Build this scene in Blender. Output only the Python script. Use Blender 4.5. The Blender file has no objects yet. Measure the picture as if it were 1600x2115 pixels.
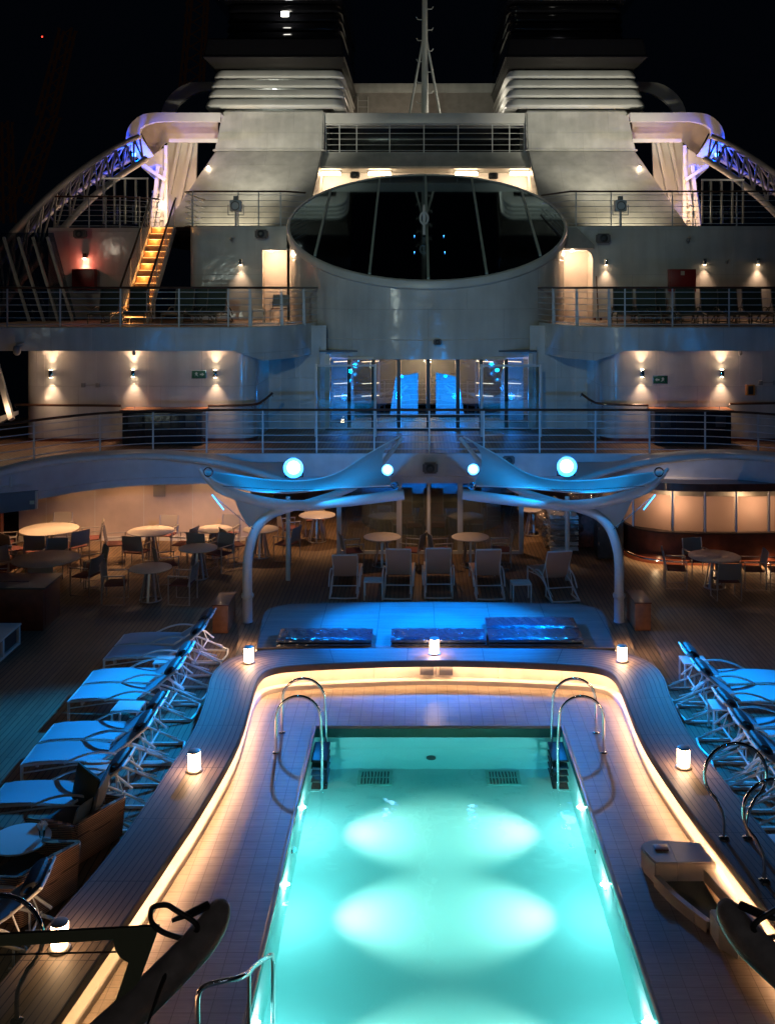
import bpy, bmesh, math, random
from mathutils import Vector, Matrix
random.seed(7)
R = math.radians
sc = bpy.context.scene
C = sc.collection
# ---------------------------------------------------------------- camera
# the camera leans on the rail of the opposite gallery, 7 m above the pool deck;
# ship axis is x = 0, y runs away from the camera
F, CX, CY, CZ, CAMX = 2120.0, 860.0, 594.0, 7.0, -0.35
cam = bpy.data.cameras.new('camera'); camo = bpy.data.objects.new('camera', cam); C.objects.link(camo)
camo.location = (CAMX, 0, CZ); camo.rotation_euler = (R(90), 0, 0)
cam.sensor_fit = 'HORIZONTAL'; cam.sensor_width = 36; cam.lens = F / 1600 * 36
cam.shift_x = -(CX - 800) / 1600; cam.shift_y = -(1057.5 - CY) / 1600
cam.clip_start = 0.1; cam.clip_end = 3000
sc.camera = camo
# ---------------------------------------------------------------- world: clear night
w = bpy.data.worlds.new('World'); sc.world = w; w.use_nodes = True
bg = w.node_tree.nodes['Background']; bg.inputs[0].default_value = (0.0016, 0.0028, 0.0055, 1); bg.inputs[1].default_value = 0.3
sc.view_settings.view_transform = 'Standard'; sc.view_settings.look = 'None'
sc.view_settings.exposure = 0; sc.view_settings.gamma = 1
cy = sc.cycles
cy.use_denoising = True; cy.max_bounces = 10; cy.diffuse_bounces = 4; cy.glossy_bounces = 4
cy.transmission_bounces = 8; cy.volume_bounces = 0; cy.transparent_max_bounces = 8
cy.sample_clamp_indirect = 80; cy.caustics_reflective = False; cy.caustics_refractive = False
cy.use_light_tree = True; cy.blur_glossy = 0.6

def P(px, py, D):      # point seen at a place of the photo, D metres in front of the camera
    return Vector((CAMX + (px - CX) * D / F, D, CZ - (py - CY) * D / F))
def G(px, py, z=0.0):  # the same, on the level z
    return P(px, py, F * (CZ - z) / (py - CY))

# ---------------------------------------------------------------- lamps that light large areas
WARM = (1.0, 0.62, 0.36); WARM2 = (1.0, 0.72, 0.48); BLUE = (0.0, 0.33, 1.0); BLUE2 = (0.0, 0.19, 1.0)
def lamp(name, kind, loc, power, col, radius=0.03, aim=None, angle=60, blend=0.6, parent=None, size=None):
    l = bpy.data.lights.new(name, kind); l.energy = power; l.color = col
    if kind in ('POINT', 'SPOT'): l.shadow_soft_size = radius
    if kind == 'SPOT': l.spot_size = R(angle); l.spot_blend = blend
    if kind == 'AREA':
        l.shape = 'RECTANGLE'; l.size, l.size_y = size
    o = bpy.data.objects.new(name, l); C.objects.link(o)
    o.location = loc
    if aim is not None:
        d = Vector(aim) - Vector(loc)
        o.rotation_euler = d.to_track_quat('-Z', 'Y').to_euler()
    if parent: o.parent = parent; o.location = Vector(loc) - parent.location
    return o
# floodlights on the forward superstructure, behind and above the camera
lamp('deck_floodlight', 'SPOT', (-4, -9, 13), 5200, (0.80, 1.0, 0.82), 0.5, (0, 35, 9.8), 30, 0.9)
lamp('deck_floodlight', 'SPOT', (9, -8, 12), 260, (0.62, 0.80, 1.0), 0.5, (0, 30, 3.5), 60, 0.8)

lamp('added_fill_lamp', 'POINT', (0.5, -2.5, 8.6), 170, (1.0, 0.88, 0.76), 0.1)  # added fill behind the camera, lifts the dark near canopies
lamp('side_floodlight', 'SPOT', (-15, 1, 6.1), 900, (0.85, 1.0, 0.9), 0.16, (0, 31, 6.4), 40, 0.8)
# ---------------------------------------------------------------- materials
MATS = {}
def nodes(name):
    m = bpy.data.materials.new(name); m.use_nodes = True
    nt = m.node_tree; b = nt.nodes['Principled BSDF']; MATS[name] = m
    return m, nt, b
def mat(name, col, rough=0.5, metal=0.0, bump=0.0, bscale=8.0, var=0.0, vscale=3.0, emit=None, estr=0, coat=0, spec=0.5, bdist=0.02, trans=0.0, plates=None):
    m, nt, b = nodes(name); L = nt.links
    b.inputs['Base Color'].default_value = (*col, 1); b.inputs['Roughness'].default_value = rough
    b.inputs['Metallic'].default_value = metal; b.inputs['Specular IOR Level'].default_value = spec
    b.inputs['Coat Weight'].default_value = coat; b.inputs['Coat Roughness'].default_value = 0.08
    if trans: b.inputs['Transmission Weight'].default_value = trans
    tc = nt.nodes.new('ShaderNodeTexCoord')
    if var:
        n = nt.nodes.new('ShaderNodeTexNoise'); n.inputs['Scale'].default_value = vscale; n.inputs['Detail'].default_value = 6
        L.new(tc.outputs['Object'], n.inputs['Vector'])
        r = nt.nodes.new('ShaderNodeMapRange'); r.inputs['From Min'].default_value = 0.3; r.inputs['From Max'].default_value = 0.7
        r.inputs['To Min'].default_value = 1 - var; r.inputs['To Max'].default_value = 1 + var * 0.4
        L.new(n.outputs['Fac'], r.inputs['Value'])
        x = nt.nodes.new('ShaderNodeVectorMath'); x.operation = 'SCALE'; x.inputs[0].default_value = col
        L.new(r.outputs['Result'], x.inputs['Scale']); L.new(x.outputs['Vector'], b.inputs['Base Color'])
        r2 = nt.nodes.new('ShaderNodeMapRange'); r2.inputs['To Min'].default_value = max(0.02, rough * 0.75); r2.inputs['To Max'].default_value = min(1, rough * 1.35)
        L.new(n.outputs['Fac'], r2.inputs['Value']); L.new(r2.outputs['Result'], b.inputs['Roughness'])
    if bump:
        n = nt.nodes.new('ShaderNodeTexNoise'); n.inputs['Scale'].default_value = bscale; n.inputs['Detail'].default_value = 3
        L.new(tc.outputs['Object'], n.inputs['Vector'])
        bp = nt.nodes.new('ShaderNodeBump'); bp.inputs['Strength'].default_value = bump; bp.inputs['Distance'].default_value = bdist
        L.new(n.outputs['Fac'], bp.inputs['Height']); L.new(bp.outputs['Normal'], b.inputs['Normal'])
    if plates:
        mp = nt.nodes.new('ShaderNodeMapping'); mp.inputs['Rotation'].default_value = (R(90), 0, 0); L.new(tc.outputs['Object'], mp.inputs['Vector'])
        br = nt.nodes.new('ShaderNodeTexBrick'); br.inputs['Scale'].default_value = 1; br.inputs['Brick Width'].default_value = plates[0]; br.inputs['Row Height'].default_value = plates[1]
        br.inputs['Mortar Size'].default_value = .012; br.inputs['Mortar Smooth'].default_value = 1; L.new(mp.outputs['Vector'], br.inputs['Vector'])
        bq = nt.nodes.new('ShaderNodeBump'); bq.inputs['Strength'].default_value = .5; bq.inputs['Distance'].default_value = .012; L.new(br.outputs['Fac'], bq.inputs['Height'])
        if bump: L.new(bp.outputs['Normal'], bq.inputs['Normal'])
        L.new(bq.outputs['Normal'], b.inputs['Normal'])
        m3 = nt.nodes.new('ShaderNodeMapping'); m3.inputs['Scale'].default_value = (1.5, 1.5, .16); L.new(tc.outputs['Object'], m3.inputs['Vector'])
        ns = nt.nodes.new('ShaderNodeTexNoise'); ns.inputs['Scale'].default_value = 2; ns.inputs['Detail'].default_value = 7; L.new(m3.outputs['Vector'], ns.inputs['Vector'])
        rs = nt.nodes.new('ShaderNodeMapRange'); rs.inputs['From Min'].default_value = .35; rs.inputs['From Max'].default_value = .62; rs.inputs['To Min'].default_value = .9; rs.inputs['To Max'].default_value = 1.03; L.new(ns.outputs['Fac'], rs.inputs['Value'])
        y = nt.nodes.new('ShaderNodeVectorMath'); y.operation = 'SCALE'
        if var: L.new(x.outputs['Vector'], y.inputs[0])
        else: y.inputs[0].default_value = col
        sm = nt.nodes.new('ShaderNodeMath'); sm.operation = 'MULTIPLY_ADD'; sm.inputs[1].default_value = -.22; L.new(br.outputs['Fac'], sm.inputs[0]); L.new(rs.outputs['Result'], sm.inputs[2]); L.new(sm.outputs[0], y.inputs['Scale']); L.new(y.outputs['Vector'], b.inputs['Base Color'])
    if emit:
        b.inputs['Emission Color'].default_value = (*emit, 1); b.inputs['Emission Strength'].default_value = estr
    return m
def plank(name, c1, c2, gap, width=0.09, length=2.2, along='Y', uv=False, rough=0.55, mort=0.008, offset=0.37, bump=0.35, squash=1):
    m, nt, b = nodes(name); L = nt.links
    tc = nt.nodes.new('ShaderNodeTexCoord'); mp = nt.nodes.new('ShaderNodeMapping')
    L.new(tc.outputs['UV' if uv else 'Object'], mp.inputs['Vector'])
    if along == 'Y': mp.inputs['Rotation'].default_value = (0, 0, R(90))
    br = nt.nodes.new('ShaderNodeTexBrick'); br.inputs['Scale'].default_value = 1
    br.inputs['Brick Width'].default_value = length; br.inputs['Row Height'].default_value = width
    br.inputs['Mortar Size'].default_value = mort; br.inputs['Mortar Smooth'].default_value = 0.15
    br.inputs['Color1'].default_value = (*c1, 1); br.inputs['Color2'].default_value = (*c2, 1); br.inputs['Mortar'].default_value = (*gap, 1)
    br.offset = offset; br.offset_frequency = 2
    L.new(mp.outputs['Vector'], br.inputs['Vector'])
    n = nt.nodes.new('ShaderNodeTexNoise'); n.inputs['Scale'].default_value = 3; n.inputs['Detail'].default_value = 8
    m2 = nt.nodes.new('ShaderNodeMapping'); m2.inputs['Scale'].default_value = (1, 14, 1)
    L.new(mp.outputs['Vector'], m2.inputs['Vector']); L.new(m2.outputs['Vector'], n.inputs['Vector'])
    r = nt.nodes.new('ShaderNodeMapRange'); r.inputs['To Min'].default_value = 0.6; r.inputs['To Max'].default_value = 1.35
    L.new(n.outputs['Fac'], r.inputs['Value'])
    n3 = nt.nodes.new('ShaderNodeTexNoise'); n3.inputs['Scale'].default_value = 0.7; n3.inputs['Detail'].default_value = 4
    L.new(tc.outputs['Object'], n3.inputs['Vector'])
    r3 = nt.nodes.new('ShaderNodeMapRange'); r3.inputs['To Min'].default_value = 0.7; r3.inputs['To Max'].default_value = 1.3
    L.new(n3.outputs['Fac'], r3.inputs['Value'])
    mm = nt.nodes.new('ShaderNodeMath'); mm.operation = 'MULTIPLY'; L.new(r.outputs['Result'], mm.inputs[0]); L.new(r3.outputs['Result'], mm.inputs[1])
    x = nt.nodes.new('ShaderNodeVectorMath'); x.operation = 'SCALE'
    L.new(br.outputs['Color'], x.inputs[0]); L.new(mm.outputs['Value'], x.inputs['Scale']); L.new(x.outputs['Vector'], b.inputs['Base Color'])
    b.inputs['Roughness'].default_value = rough
    bp = nt.nodes.new('ShaderNodeBump'); bp.inputs['Strength'].default_value = bump; bp.inputs['Distance'].default_value = 0.004; bp.invert = True
    L.new(br.outputs['Fac'], bp.inputs['Height']); L.new(bp.outputs['Normal'], b.inputs['Normal'])
    return m
def glass(name, tint, rough=0.02, alpha=0.35, see=(0.85, 0.95, 1.0)):
    # thin architectural glass: mirror reflection over a see-through tint
    m = bpy.data.materials.new(name); m.use_nodes = True; nt = m.node_tree; L = nt.links; MATS[name] = m
    nt.nodes.remove(nt.nodes['Principled BSDF']); out = nt.nodes['Material Output']
    t = nt.nodes.new('ShaderNodeBsdfTransparent'); t.inputs[0].default_value = (*see, 1)
    g = nt.nodes.new('ShaderNodeBsdfGlossy'); g.inputs['Roughness'].default_value = rough; g.inputs['Color'].default_value = (*tint, 1)
    mx = nt.nodes.new('ShaderNodeMixShader'); fr = nt.nodes.new('ShaderNodeFresnel'); fr.inputs[0].default_value = 1.5
    ad = nt.nodes.new('ShaderNodeMath'); ad.operation = 'ADD'; ad.inputs[1].default_value = alpha; ad.use_clamp = True
    L.new(fr.outputs[0], ad.inputs[0]); L.new(ad.outputs[0], mx.inputs[0]); L.new(t.outputs[0], mx.inputs[1]); L.new(g.outputs[0], mx.inputs[2])
    L.new(mx.outputs[0], out.inputs['Surface'])
    return m
def emis(name, col, strength):
    return mat(name, (0.8, 0.8, 0.8), 0.5, emit=col, estr=strength)

white = mat('white_paint', (0.66, 0.66, 0.62), 0.32, bump=0.25, bscale=1.6, var=0.14, vscale=1.2, bdist=0.03)
white_wall = mat('glossy_white_wall', (0.62, 0.63, 0.61), 0.16, bump=0.38, bscale=1.1, var=0.18, vscale=0.9, bdist=0.07, plates=(2.3, 1.55))
white_matt = mat('matt_white', (0.66, 0.64, 0.6), 0.5, bump=0.15, bscale=12, var=0.1)
cream = mat('cream_wall', (0.58, 0.48, 0.4), 0.45, bump=0.1, bscale=3, var=0.1)
steel = mat('brushed_steel', (0.62, 0.62, 0.64), 0.25, 1.0)
chrome = mat('polished_steel', (0.82, 0.83, 0.85), 0.07, 1.0)
rail_paint = mat('rail_paint', (0.55, 0.58, 0.6), 0.35, var=0.1)
wood_rail = mat('varnished_rail', (0.09, 0.045, 0.03), 0.3, coat=0.4, var=0.3, vscale=6)
mahog = mat('mahogany', (0.17, 0.045, 0.025), 0.35, coat=0.3, var=0.35, vscale=5, bump=0.1, bscale=30)
cab_wood = mat('cabinet_wood', (0.36, 0.14, 0.06), 0.4, var=0.35, vscale=7, bump=0.1, bscale=40)
black_gloss = mat('black_gloss', (0.008, 0.008, 0.01), 0.12, coat=0.5, bump=0.2, bscale=2)
black_paint = mat('black_paint', (0.02, 0.02, 0.022), 0.4)
grey_paint = mat('grey_paint', (0.26, 0.26, 0.25), 0.5, var=0.2)
dark_panel = mat('dark_panel', (0.05, 0.055, 0.06), 0.35, var=0.3, vscale=12)
speaker_grey = mat('speaker_grey', (0.13, 0.12, 0.12), 0.5, var=0.2)
frame_white = mat('lounger_frame', (0.72, 0.72, 0.7), 0.35)
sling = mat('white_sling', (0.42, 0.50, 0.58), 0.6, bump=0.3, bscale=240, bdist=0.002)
sling_dark = mat('dark_green_sling', (0.05, 0.07, 0.055), 0.7, bump=0.3, bscale=240, bdist=0.002, var=0.15)
sling_taupe = mat('taupe_sling', (0.3, 0.27, 0.24), 0.7, bump=0.3, bscale=200, bdist=0.002)
cush_seat = mat('maroon_seat', (0.16, 0.05, 0.05), 0.8)
pillow_m = mat('dark_pillow', (0.045, 0.05, 0.06), 0.6, bump=0.4, bscale=14)
cushion_m = mat('slate_cushion', (0.10, 0.11, 0.12), 0.75, bump=0.4, bscale=9)
tabletop_m = mat('table_top', (0.62, 0.56, 0.5), 0.42, var=0.08, vscale=4)
alu = mat('aluminium', (0.45, 0.42, 0.4), 0.4, 0.6)
fabric = mat('canopy_fabric', (0.62, 0.66, 0.62), 0.6, bump=0.15, bscale=3, var=0.08, vscale=2)
ntf = fabric.node_tree; tl = ntf.nodes.new('ShaderNodeBsdfTranslucent'); tl.inputs[0].default_value = (.5, .56, .54, 1); mxf = ntf.nodes.new('ShaderNodeMixShader'); mxf.inputs[0].default_value = .4
ntf.links.new(ntf.nodes['Principled BSDF'].outputs[0], mxf.inputs[1]); ntf.links.new(tl.outputs[0], mxf.inputs[2]); ntf.links.new(mxf.outputs[0], ntf.nodes['Material Output'].inputs['Surface'])
red_box = mat('red_box_paint', (0.28, 0.02, 0.02), 0.35, var=0.1)
plastic = mat('plastic_film', (0.02, 0.03, 0.045), 0.13, bump=1.0, bscale=9, bdist=0.06, coat=1.0, spec=0.8)
teak = plank('teak_deck', (0.235, 0.155, 0.095), (0.17, 0.112, 0.07), (0.02, 0.016, 0.013), 0.095, 2.4, 'Y', mort=0.007)
teak2 = plank('teak_gallery', (0.25, 0.15, 0.09), (0.19, 0.115, 0.07), (0.02, 0.015, 0.012), 0.1, 2.4, 'Y', mort=0.007)
teak_uv = plank('teak_bench', (0.24, 0.175, 0.135), (0.19, 0.14, 0.11), (0.02, 0.016, 0.014), 0.075, 1.35, 'X', uv=True, mort=0.006, offset=0.0)
teak_x = plank('teak_platform', (0.24, 0.175, 0.135), (0.19, 0.14, 0.11), (0.02, 0.016, 0.014), 0.075, 1.1, 'X', mort=0.006, offset=0.0)
teak_face = mat('teak_fascia', (0.13, 0.085, 0.055), 0.5, var=0.3, vscale=4)
tile = plank('terrace_tile', (0.41, 0.33, 0.255), (0.38, 0.305, 0.235), (0.2, 0.155, 0.12), 0.18, 0.18, 'X', mort=0.0042, rough=0.42, offset=0.0, bump=0.2)
tile_face = mat('pale_tile', (0.66, 0.6, 0.52), 0.35, var=0.05, plates=(1.1, 3))
basin_m = mat('pool_lining', (0.56, 0.64, 0.66), 0.6)
glass_dark = glass('tinted_window', (0.8, 0.9, 1.0), 0.02, 0.12, (0.62, 0.70, 0.74))
glass_clear = glass('clear_glass', (0.9, 0.97, 1.0), 0.01, 0.03, (0.82, 0.9, 0.9))
glass_roof = glass('roof_glass', (0.16, 0.22, 0.24), 0.05, 0.02, (0.5, 0.62, 0.65))
glass_frost = bpy.data.materials.new('frosted_shutter'); glass_frost.use_nodes = True; ntg = glass_frost.node_tree; ntg.nodes.remove(ntg.nodes['Principled BSDF'])
g1 = ntg.nodes.new('ShaderNodeBsdfTranslucent'); g1.inputs[0].default_value = (.85, .68, .6, 1); g2 = ntg.nodes.new('ShaderNodeBsdfTransparent'); g2.inputs[0].default_value = (.7, .6, .55, 1); g3 = ntg.nodes.new('ShaderNodeMixShader'); g3.inputs[0].default_value = .35
ntg.links.new(g1.outputs[0], g3.inputs[1]); ntg.links.new(g2.outputs[0], g3.inputs[2]); ntg.links.new(g3.outputs[0], ntg.nodes['Material Output'].inputs['Surface'])
em_lantern = emis('lantern_glow', (1.0, 0.60, 0.33), 44)
em_warm = emis('warm_bulb', (1.0, 0.7, 0.42), 26)
em_strip = emis('warm_strip', (1.0, 0.58, 0.26), 7)
em_bench = emis('bench_strip', (1.0, 0.57, 0.30), 84)
em_blue = emis('blue_lens', (0.36, 0.78, 1.0), 9)
em_ring = emis('blue_halo_glow', (0.0, 0.16, 1.0), 1.6)  # emission imitates the blue halo round the lens
em_blue_s = emis('blue_led', (0.05, 0.35, 1.0), 12)
em_white = emis('white_bulb', (1.0, 0.95, 0.85), 20)
em_step = emis('step_light', (1.0, 0.45, 0.1), 2.2)
em_sign = mat('exit_sign_green', (0.01, 0.12, 0.06), 0.4)
em_signw = mat('exit_sign_white', (0.55, 0.65, 0.58), 0.4)

# ---------------------------------------------------------------- mesh builder
class MB:
    def __init__(s): s.b = bmesh.new(); s.uv = None
    def box(s, x0, x1, y0, y1, z0, z1, bev=0):
        t = bmesh.new(); bmesh.ops.create_cube(t, size=1)
        for v in t.verts: v.co = Vector(((x0 + x1) / 2 + v.co.x * (x1 - x0), (y0 + y1) / 2 + v.co.y * (y1 - y0), (z0 + z1) / 2 + v.co.z * (z1 - z0)))
        if bev: bmesh.ops.bevel(t, geom=t.edges[:], offset=bev, segments=2, affect='EDGES', profile=0.6)
        s.merge(t); return s
    def merge(s, t, M=None):
        if M is not None: bmesh.ops.transform(t, matrix=M, verts=t.verts)
        mp = {v: s.b.verts.new(v.co) for v in t.verts}
        for f in t.faces:
            try: s.b.faces.new([mp[v] for v in f.verts])
            except ValueError: pass
        t.free(); return s
    def tube(s, pts, r, n=10, closed=False, caps=True):
        pts = [Vector(p) for p in pts]; N = len(pts)
        rs = r if isinstance(r, (list, tuple)) else [r] * N
        rings = []; up = None
        for i, p in enumerate(pts):
            if closed: d = pts[(i + 1) % N] - pts[i - 1]
            elif i == 0: d = pts[1] - p
            elif i == N - 1: d = p - pts[i - 1]
            else: d = (pts[i + 1] - p).normalized() + (p - pts[i - 1]).normalized()
            if d.length < 1e-9: d = Vector((0, 0, 1))
            d.normalize()
            if up is None:
                a = Vector((0, 0, 1)) if abs(d.z) < 0.9 else Vector((1, 0, 0))
                up = d.cross(a).normalized()
            up = (up - d * up.dot(d)).normalized(); sd = d.cross(up)
            rings.append([s.b.verts.new(p + (up * math.cos(2 * math.pi * k / n) + sd * math.sin(2 * math.pi * k / n)) * rs[i]) for k in range(n)])
        for i in range(N if closed else N - 1):
            a, b = rings[i], rings[(i + 1) % N]
            for k in range(n): s.b.faces.new((a[k], a[(k + 1) % n], b[(k + 1) % n], b[k]))
        if caps and not closed: s.b.faces.new(rings[0][::-1]); s.b.faces.new(rings[-1])
        return s
    def bar(s, p, q, wx, wz, upv=(0, 0, 1)):   # rectangular bar between two points
        p, q = Vector(p), Vector(q); d = (q - p); L = d.length; d.normalize()
        u = Vector(upv); u = (u - d * u.dot(d))
        if u.length < 1e-5: u = Vector((1, 0, 0)) - d * d.x
        u.normalize(); v = d.cross(u)
        t = bmesh.new(); bmesh.ops.create_cube(t, size=1)
        M = Matrix(((v.x * wx, u.x * wz, d.x * L, (p.x + q.x) / 2), (v.y * wx, u.y * wz, d.y * L, (p.y + q.y) / 2), (v.z * wx, u.z * wz, d.z * L, (p.z + q.z) / 2), (0, 0, 0, 1)))
        return s.merge(t, M)
    def lathe(s, prof, n=24, c=(0, 0, 0)):
        c = Vector(c); rings = []
        for r, z in prof:
            if r < 1e-6: rings.append([s.b.verts.new(c + Vector((0, 0, z)))])
            else: rings.append([s.b.verts.new(c + Vector((r * math.cos(2 * math.pi * k / n), r * math.sin(2 * math.pi * k / n), z))) for k in range(n)])
        for a, b in zip(rings, rings[1:]):
            for k in range(n):
                f = [a[k % len(a)], a[(k + 1) % len(a)], b[(k + 1) % len(b)], b[k % len(b)]]
                f = list(dict.fromkeys(f))
                if len(f) > 2:
                    try: s.b.faces.new(f)
                    except ValueError: pass
        return s
    def disc(s, c, r, h, n=40): return s.lathe([(0, 0), (r, 0), (r, h), (0, h)], n, c)
    def prism(s, poly, vec):   # closed polygon (3d points) extruded by vec
        vec = Vector(vec); a = [s.b.verts.new(Vector(p)) for p in poly]; b = [s.b.verts.new(Vector(p) + vec) for p in poly]
        n = len(a)
        s.b.faces.new(a); s.b.faces.new(b[::-1])
        for k in range(n): s.b.faces.new((a[k], b[k], b[(k + 1) % n], a[(k + 1) % n]))
        return s
    def grid(s, rows, uv=None):
        v = [[s.b.verts.new(Vector(p)) for p in r] for r in rows]
        if uv and s.uv is None: s.uv = s.b.loops.layers.uv.new('UVMap')
        for i in range(len(v) - 1):
            for j in range(len(v[0]) - 1):
                f = s.b.faces.new((v[i][j], v[i][j + 1], v[i + 1][j + 1], v[i + 1][j]))
                if uv:
                    for l, (a, c) in zip(f.loops, ((i, j), (i, j + 1), (i + 1, j + 1), (i + 1, j))): l[s.uv].uv = uv[a][c]
        return s
    def torus(s, c, Rr, r, n=24, m=8, axis='Z', squash=1):
        pts = []
        for k in range(n):
            a = 2 * math.pi * k / n; p = Vector((Rr * math.cos(a), Rr * squash * math.sin(a), 0))
            if axis == 'Y': p = Vector((p.x, 0, p.y))
            if axis == 'X': p = Vector((0, p.x, p.y))
            pts.append(Vector(c) + p)
        return s.tube(pts, r, m, closed=True)
    def bevel(s, w, ang=40, seg=2):
        s.b.normal_update()
        e = [x for x in s.b.edges if len(x.link_faces) == 2 and x.calc_face_angle(0) > R(ang)]
        bmesh.ops.bevel(s.b, geom=e, offset=w, segments=seg, affect='EDGES', clamp_overlap=True); return s
    def move(s, v): bmesh.ops.translate(s.b, vec=Vector(v), verts=s.b.verts); return s
    def rotz(s, a): bmesh.ops.rotate(s.b, cent=(0, 0, 0), matrix=Matrix.Rotation(a, 3, 'Z'), verts=s.b.verts); return s
    def fix(s): bmesh.ops.recalc_face_normals(s.b, faces=s.b.faces); return s

def mesh(name, mb, m, fixn=True):
    if fixn: mb.fix()
    me = bpy.data.meshes.new(name); mb.b.to_mesh(me); mb.b.free(); me.materials.append(m)
    me.polygons.foreach_set('use_smooth', [True] * len(me.polygons)); me.set_sharp_from_angle(angle=R(32))
    return me
def part(name, mb, m, parent, world=False, label=None, fixn=True):
    if world: mb.move(-origin(parent))
    o = bpy.data.objects.new(name, mesh(name, mb, m, fixn)); C.objects.link(o); o.parent = parent
    if label: o['label'] = label
    return o
def origin(o):
    v = Vector(o.location)
    while o.parent: o = o.parent; v += o.location
    return v
def thing(name, label, cat, loc=(0, 0, 0), rz=0, group=None):
    o = bpy.data.objects.new(name, None); C.objects.link(o); o.empty_display_size = 0.2
    o.location = loc; o.rotation_euler = (0, 0, rz); o['label'] = label; o['category'] = cat
    if group: o['group'] = group
    return o
def single(name, mb, m, label, cat, group=None, fixn=True):
    mb.b.verts.ensure_lookup_table()
    xs = [v.co.x for v in mb.b.verts]; ys = [v.co.y for v in mb.b.verts]; zs = [v.co.z for v in mb.b.verts]
    c = Vector(((min(xs) + max(xs)) / 2, (min(ys) + max(ys)) / 2, min(zs)))
    mb.move(-c); o = bpy.data.objects.new(name, mesh(name, mb, m, fixn)); C.objects.link(o); o.location = c
    o['label'] = label; o['category'] = cat
    if group: o['group'] = group
    return o
def struct(name, mb, m, fixn=True):
    o = bpy.data.objects.new(name, mesh(name, mb, m, fixn)); C.objects.link(o); o['kind'] = 'structure'
    o['label'] = STRUCT[name]; o['category'] = name.replace('_', ' '); return o
def kids(o): return [c for c in bpy.data.objects if c.parent == o]
KID = {}
def dup(o, loc, rz=None, label=None, group=None, scale=None):
    if o.name not in KID: KID[o.name] = [(c, kids(c)) for c in kids(o)]
    r = o.copy(); C.objects.link(r); r.location = loc
    if rz is not None: r.rotation_euler = (0, 0, rz)
    if label: r['label'] = label
    if group: r['group'] = group
    if scale: r.scale = scale
    for c, gs in KID[o.name]:
        d = c.copy(); C.objects.link(d); d.parent = r
        for g in gs:
            e = g.copy(); C.objects.link(e); e.parent = d
    return r
def lerp(a, b, t): return a + (b - a) * t
def smooth_pts(pts, n=6, closed=False):     # Catmull-Rom through points
    pts = [Vector(p) for p in pts]; out = []; N = len(pts)
    rng = range(N if closed else N - 1)
    for i in rng:
        if closed: p0, p1, p2, p3 = pts[i - 1], pts[i], pts[(i + 1) % N], pts[(i + 2) % N]
        else: p0, p1, p2, p3 = pts[max(i - 1, 0)], pts[i], pts[i + 1], pts[min(i + 2, N - 1)]
        for k in range(n):
            t = k / n
            out.append(0.5 * ((2 * p1) + (p2 - p0) * t + (2 * p0 - 5 * p1 + 4 * p2 - p3) * t * t + (3 * p1 - p0 - 3 * p2 + p3) * t ** 3))
    if not closed: out.append(pts[-1])
    return out
STRUCT = {'pool_deck': 'broad teak planked deck around the pool', 'water': 'glowing turquoise water filling the lit pool',
  'terrace': 'pale tiled terrace sunk between the pool and the curved bench', 'gallery_deck': 'teak floor of the gallery over the dining tables',
  'promenade_deck': 'upper deck floor with the row of dark loungers', 'bridge_deck': 'top deck floor at the foot of the funnels', 'sea': 'black sea far below the ship'}
ORD = ['first', 'second', 'third', 'fourth', 'fifth', 'sixth', 'seventh', 'eighth', 'ninth', 'tenth', 'eleventh', 'twelfth', 'thirteenth', 'fourteenth']
# ================================================================= POOL TERRACE
POOLX, PY0, PY1, WZ, FZ = 1.97, 6.6, 16.35, -0.17, -1.32
half = [((-4.15, 6), (-4.95, 6)), ((-3.78, 8), (-4.55, 8)), ((-3.57, 9.3), (-4.32, 9.3)), ((-3.38, 10.6), (-4.12, 10.6)), ((-3.27, 11.4), (-3.97, 11.4)),
        ((-3.18, 12.1), (-3.87, 12.1)), ((-3.10, 12.7), (-3.81, 12.7)), ((-3.0, 13.7), (-3.73, 13.7)), ((-2.94, 14.6), (-3.67, 14.6)),
        ((-2.94, 15.4), (-3.65, 15.4)), ((-2.99, 16.4), (-3.72, 16.5)), ((-3.01, 17.0), (-3.80, 17.2)), ((-2.99, 17.32), (-3.77, 17.75)),
        ((-2.90, 17.58), (-3.58, 18.2)), ((-2.68, 17.74), (-3.22, 18.5)), ((-2.3, 17.83), (-2.6, 18.6)), ((-1.6, 17.93), (-1.7, 18.62)), ((-0.8, 18.01), (-0.8, 18.64))]
inn = [Vector((*a, 0)) for a, b in half]; out = [Vector((*b, 0)) for a, b in half]
mir = lambda p: Vector((-p.x, p.y, p.z))
inn = smooth_pts(inn + [Vector((0, 18.04, 0))] + [mir(p) for p in inn[::-1]], 4)
out = smooth_pts(out + [Vector((0, 18.65, 0))] + [mir(p) for p in out[::-1]], 4)
N = len(inn)
def off(i, d):      # point on the ring line, d metres outward from the inner edge
    return inn[i] + (out[i] - inn[i]).normalized() * d
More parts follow.
